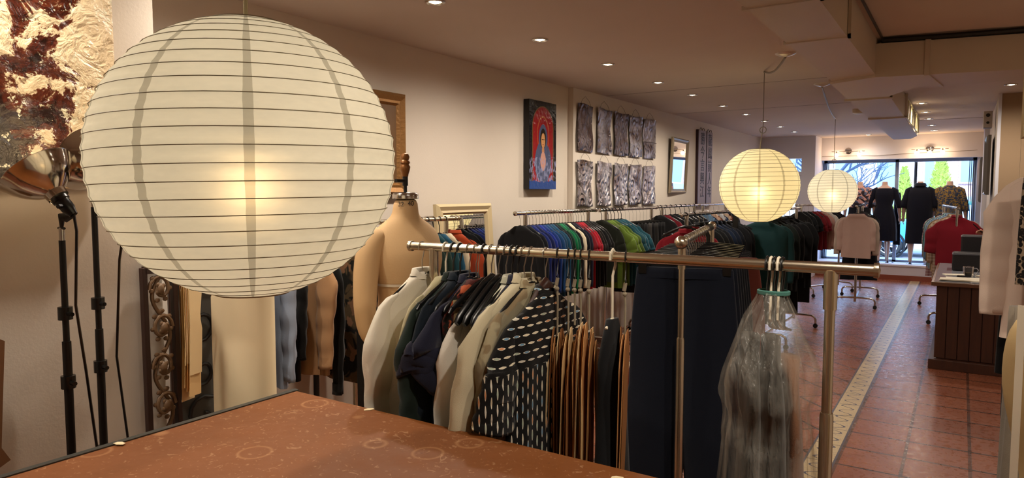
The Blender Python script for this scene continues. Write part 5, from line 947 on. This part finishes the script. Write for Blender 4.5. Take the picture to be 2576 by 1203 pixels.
# ---------------------------------------------------------------- shop counter on the right
def plankmat():
    t = NT('dark_plank_wood'); g = t.noise(5, 5, vec=t.mapv((6, 6, .6)), dist=.6); t.p(Base_Color=t.mix(g, lin('2e1710'), lin('54301f')), Roughness=.45); t.bump(g, .25, .006); return t.m
PLK = plankmat(); ct = thing('shop_counter', 'dark plank fronted shop counter on the right with papers on top', 'counter', (.10, 7.36, 0))
m = MB()
m.box((0, .95, .42), (.50, 1.86, .70)); m.obj('carcass', PLK, ct, smooth=False)
for k in range(6):
    m = MB(); m.box((-.225+k*.09, .012, .43), (.084, .02, .67)); m.obj('front_plank', PLK, ct, smooth=False, bevel=.004)
m = MB(); m.box((.0, .93, .045), (.62, 1.98, .09)); m.obj('plinth', PLK, ct, smooth=False, bevel=.004)
m = MB(); m.box((-.01, .95, .785), (.60, 2.0, .035)); m.obj('counter_top', mat('worn_counter_top', '6b4a36', .35), ct, smooth=False, bevel=.004)
m = MB(); m.box((-.01, .96, .8045), (.56, 1.94, .004)); m.obj('top_inlay', mat('grey_glass_top', '9a9ca4', .12), ct, smooth=False)
PP = mat('white_paper', 'ece2cc', .7); ZT = .8065
for x, y, w, d, rz, h, l in [(.07, 7.62, .34, .30, .03, .006, 'large cream folder at the front of the counter'), (-.03, 7.50, .24, .17, -.02, .010, 'pad of white paper at the front left corner of the counter'), (-.02, 8.02, .22, .12, .3, .006, 'leaflets left of the glass mug on the counter'), (.22, 7.98, .14, .12, .5, .012, 'crumpled cream napkin right of the glass mug')]:
    m = MB(); 
    for k in range(3): m.box((0, 0, h*(k+.5)/3), (w-.004*k, d-.003*k, h/3*.9), rz=.02*k)
    z_ = ZT+(.0065 if l.startswith('pad') else 0); o = m.obj('papers', PP, loc=(x, y, z_), smooth=False); o.rotation_euler.z = rz; tag(o, l, 'paper')
m = MB(); m.box((0, 0, .006), (.09, .04, .012)); tag(m.obj('phone', BLKP, loc=(.03, 7.86, ZT), smooth=False, bevel=.002), 'small flat black device lying before the mug', 'device')
t = thing('glass_mug', 'clear glass tea mug with amber tea on the counter', 'mug', (.075, 7.92, ZT)); m = MB(); m.lathe([(.001, .004), (.034, .004), (.038, .02), (.042, .095), (.0445, .097), (.046, .094), (.041, .0), (.001, 0)], 32)
CGL = NT('clear_glass'); CGL.p(Base_Color=(1, 1, 1, 1), Roughness=.03, IOR=1.3); CGL.b.inputs['Transmission Weight'].default_value = 1; m.obj('cup', CGL.m, t)
m = MB(); m.tube([(.042+.0, 0, .08), (.062, 0, .084), (.076, 0, .07), (.076, 0, .045), (.062, 0, .028), (.04, 0, .03)], .005, 10); m.obj('handle', CGL.m, t)
m = MB(); m.lathe([(.001, .006), (.033, .006), (.037, .02), (.0385, .040), (.001, .040)], 28); m.obj('tea', mat('amber_tea', 'b98a2c', .1), t)
def blackbox(loc, w, d, h, rz, label):
    t = thing('black_box', label, 'box', loc, rz); m = MB(); m.box((0, 0, h/2), (w, d, h)); m.obj('case', mat('black_leatherette', '17141a', .55, bump=.2, bscale=80), t, smooth=False, bevel=.018)
    m = MB(); m.box((0, 0, h-.012), (w+.004, d+.004, .004)); m.obj('edge_piping', mat('worn_silver_edge', '8d8f99', .35, .7), t, smooth=False, bevel=.002)
blackbox((.10, 8.58, ZT), .33, .30, .185, 0, 'lower black box standing on the counter behind the mug')
blackbox((.155, 9.04, ZT), .30, .28, .345, 0, 'taller black box furthest back on the counter')
# wicker basket with a roll beside the counter
t = thing('wicker_basket', 'small dark wicker basket with a wooden handle beside the counter foot', 'basket', (.425, 7.62, 0)); m = MB()
m.lathe([(.001, .004), (.055, .004)]+[(.058+.004*math.sin(i*1.6)+i*.0008, .01+i*.012) for i in range(22)]+[(.07, .27)], 28); m.obj('woven_body', mat('dark_wicker', '3a2618', .7, bump=.6), t)
m = MB(); m.cyl((-.02, 0, .01), (.035, -.01, .40), .018, 12); m.obj('rolled_stick', mat('light_wood', 'b07a44', .5), t)
# ---------------------------------------------------------------- person behind the counter, only a hand shows
def person():
    t = thing('person', 'person behind the counter, mostly hidden, hand with a black pen above the black boxes', 'person', (.62, 8.62, 0), PI/2)
    # built facing local +y, i.e. towards the counter after the turn
    m = MB(); N = 24
    def ring(z, a, b, y=0, x=0): return [(x+a*math.cos(2*PI*j/N), y+b*math.sin(2*PI*j/N), z) for j in range(N)]
    m.rings([ring(*p) for p in [(.80, .10, .08), (.86, .17, .115), (.96, .165, .115), (1.06, .14, .10), (1.18, .15, .105, .01), (1.28, .165, .105, .015), (1.36, .15, .08), (1.40, .09, .06), (1.43, .055, .052), (1.50, .052, .052, .01), (1.52, .062, .075, .018), (1.56, .072, .092, .02), (1.61, .076, .098, .012), (1.66, .07, .088, .0), (1.69, .045, .055), (1.70, .01, .01)]])
    m.tube([(0, .11, 1.61), (0, .125, 1.585), (0, .115, 1.572)], [.008, .014, .010], 8)                       # nose
    for s in (-1, 1): m.ball((s*.078, .0, 1.59), .020, 10, (.4, .8, 1.3)); m.tube([(s*.085, 0, .88), (s*.09, .01, .48), (s*.09, -.01, .09)], [.09, .056, .04], 14); m.tube([(s*.09, -.05, .04), (s*.09, .06, .035), (s*.10, .17, .02)], [.035, .036, .022], 10)
    sh = Vector((.16, 0, 1.34)); el = Vector((.20, .12, 1.10)); wr = Vector((.06, .34, 1.195)); m.tube([(.10, 0, 1.36), sh, sh.lerp(el, .5), el, el.lerp(wr, .5), wr], [.05, .052, .042, .038, .034, .024], 14)
    m.tube([(-.10, 0, 1.36), (-.165, 0, 1.33), (-.21, 0, 1.08), (-.19, .10, .86)], [.05, .052, .038, .024], 14); m.tube([(-.19, .10, .86), (-.185, .13, .78), (-.18, .14, .72)], [.024, .032, .018], 10, flat=.5)
    d = Vector((-.02, .93, .12)).normalized(); pm = wr+d*.055; m.tube([wr, wr+d*.03, pm, pm+d*.02], [.024, .032, .036, .03], 12, flat=.55, up=(1, 0, 0))
    for f in range(4):
        b = pm+d*.02+Vector(((f-1.5)*.017, 0, .008-.004*f)); L = (.075, .082, .076, .06)[f]; m.tube([b, b+d*L*.45+Vector((0, 0, .012)), b+d*L*.8+Vector((0, 0, -.006)), b+d*L*.9+Vector((0, 0, -.028))], [.0092, .0088, .008, .0068], 8)
    m.tube([pm+Vector((.02, -.02, -.01)), pm+Vector((.040, .015, -.012)), pm+Vector((.028, .055, -.016)), pm+Vector((.016, .07, -.02))], [.013, .011, .0095, .007], 8)
    o = m.obj('body', mat('skin', 'c98f74', .5), t, angle=0); b = o.modifiers.new('join', 'REMESH'); b.mode = 'VOXEL'; b.voxel_size = .006; b.use_smooth_shade = True; sm = o.modifiers.new('soft', 'SMOOTH'); sm.iterations = 3
    m = MB(); m.rings([[((a+.012)*math.cos(q*2*PI/28), y+(b_+.014)*math.sin(q*2*PI/28), z) for q in range(28)] for z, a, b_, y in [(1.385, .11, .065, 0), (1.35, .165, .085, 0), (1.25, .175, .115, .01), (1.1, .16, .11, .005), (.95, .18, .125, 0), (.82, .185, .13, 0)]], (0, 0)); m.tube([(.12, 0, 1.36), sh, sh.lerp(el, .5), el, el.lerp(wr, .55)], [.055, .06, .054, .05, .045], 14); m.tube([(-.12, 0, 1.36), (-.165, 0, 1.33), (-.21, 0, 1.08), (-.195, .07, .95)], [.055, .06, .05, .04], 14); m.obj('shirt', fab('23252e'), t, angle=0)
    m = MB()
    for s in (-1, 1): m.tube([(s*.085, 0, .90), (s*.09, .01, .48), (s*.09, -.01, .06)], [.105, .075, .065], 16)
    m.rings([[((a+.012)*math.cos(q*2*PI/28), (b_+.014)*math.sin(q*2*PI/28), z) for q in range(28)] for z, a, b_ in [(.98, .168, .115), (.86, .182, .125), (.78, .16, .11)]]); m.obj('trousers', fab('1b1d24'), t, angle=0)
    m = MB(); m.rings([ring(z, a, b_, y) for z, a, b_, y in [(1.46, .065, .05, -.045), (1.55, .086, .075, -.035), (1.62, .088, .095, -.012), (1.68, .078, .092, -.004), (1.715, .045, .055, 0), (1.722, .01, .01, 0)]]); m.obj('hair', mat('dark_hair', '1d130d', .6, bump=.5, bscale=120), t, angle=0)
    for s in (-1, 1): m = MB(); m.ball((s*.030, .100, 1.60), .009, 10); m.obj('eye', mat('eye_dark', '1a1512', .2), t)
    m = MB(); m.ball((0, .106, 1.548), .02, 10, (1, .4, .3)); m.obj('mouth', mat('lips', '9c5548', .5), t)
person()
m = MB(); m.tube([(.16, 8.645, 1.155), (.195, 8.66, 1.19), (.125, 8.60, 1.262)], [.003, .0042, .0042], 8) if False else m.tube([(.218, 8.70, 1.165), (.165, 8.66, 1.225), (.105, 8.61, 1.290)], [.0035, .0055, .0055], 8); tag(m.obj('pen', BLKP), 'black pen held above the black boxes on the counter', 'pen')
# ---------------------------------------------------------------- near right: clothes and dress form at the picture edge
J = rack('garment_rack', 'rail at the right picture edge carrying the pink sweatshirt, mostly out of view', (.345, 2.95), (.39, 4.0), 1.78, BLKM, .015, ins=.03)
nice_shirt(J, .30, 'f0d8c6', 'dusty pink sweatshirt hanging large at the right picture edge', W=.44, L=.66, sl=.50, seed=91, D=.045, sw=.062, sc=.046, out=.02, neck=.09, colr=False, fwd=.0, hang=('white', 'cream plastic hanger of the pink sweatshirt', None), yaw=.05, name='sweatshirt', cat='sweatshirt', z0=-.045, drop=.07)
m = MB(); body(m, [-.06, -.1, -.46], [.105, .11, .12], [.012, .014, .02], 5, .006, 18, 36, pw=.95); o = m.obj('leopard_skirt', fab('8a7462', kind='leopard'), loc=(.375, 3.02, 1.655), angle=0); o.rotation_euler.z = .06; tag(o, 'leopard print skirt clipped in front of the pink sweatshirt', 'skirt')
o.location = (.285, 3.01, 1.755)
t = thing('clothes_hanger', 'black clip hanger holding the leopard print skirt', 'hanger', (.345, 3.005, 1.78), .06); m = MB(); m.tube([(-.019, 0, -.01), (-.019, 0, .006), (-.01, 0, .018), (.004, 0, .020), (.018, 0, .008), (.016, 0, -.02), (0, 0, -.035), (-.04, 0, -.05)], .005, 8); m.obj('hook', BLKP, t)
m = MB(); m.box((-.055, 0, -.068), (.21, .014, .03)); m.box((-.10, -.012, -.085), (.02, .02, .05)); m.box((-.02, -.012, -.085), (.02, .02, .05)); m.obj('clip_bar', BLKP, t, bevel=.004)
run(J, [(.50, 'sweater', '0d0d10', 'black top hanging below the pink sweatshirt', dict(W=.46, L=.80, sl=.3, nh=True))], 'black', '', None)
run(J, [(.62, 'coat', fab('b9aa96'), 'pale coat hanging lowest at the right picture edge', dict(W=.40, L=1.25, sl=.5, nh=True))], 'black', '', None) if False else None
m = MB(); m.rings([[((.05+.03*u)*math.cos(2*PI*j/40)*(1+.12*math.sin(5*2*PI*j/40+3*u)), (.05+.03*u)*math.sin(2*PI*j/40)*(1+.12*math.sin(5*2*PI*j/40+3*u)), 1.30-1.2*u) for j in range(40)] for u in [i/16 for i in range(17)]]); tag(m.obj('hanging_cloth', fab('8f8270'), loc=(.175, 2.36, 0), angle=0), 'pale beige cloth falling beside the dress form at the right edge', 'cloth')
m = MB(); m.rings([[(.17*math.cos(2*PI*j/40), .13*math.sin(2*PI*j/40), 0) for j in range(1)]]) if False else None
d2 = dress_form((.248, 1.62, -.06), R(180+18), 'cream dress form with a tape measure at the right picture edge', arm=False, finial=False, mt=mat('cream_form', 'b09668', .7, bump=.1, bscale=120), num=False)
t = thing('tape_measure', 'white tape measure reading 58 59 60 hanging on the right dress form', 'tape measure', (.0955, 1.50, .86), R(-38)); m = MB(); m.box((0, 0, .28), (.014, .0012, .56)); m.obj('tape', mat('tape_white', 'dcd2bc', .5), t, smooth=False); m = MB(); m.cyl((0, -.001, .006), (0, .001, .006), .008, 12); m.obj('end_tip', BLKM, t)
for k in range(8): textobj(str(60-k), .011, t, (0, -.0012, .035+k*.0254), (R(90), R(90), 0), INK, 'numeral', .0003)
t = thing('hanging_tag_box', 'flat dark box hanging on a cord at the right, above the floor tiles', 'box', (.19, 3.65, .63)); m = MB(); m.box((0, 0, .08), (.028, .10, .16)); m.obj('box', mat('dark_brown_card', '1e1612', .7), t, smooth=False, bevel=.002); m = MB(); m.tube([(0, 0, .16), (.01, 0, .40), (.02, 0, .80)], .0015, 6); m.obj('cord', BLKM, t)
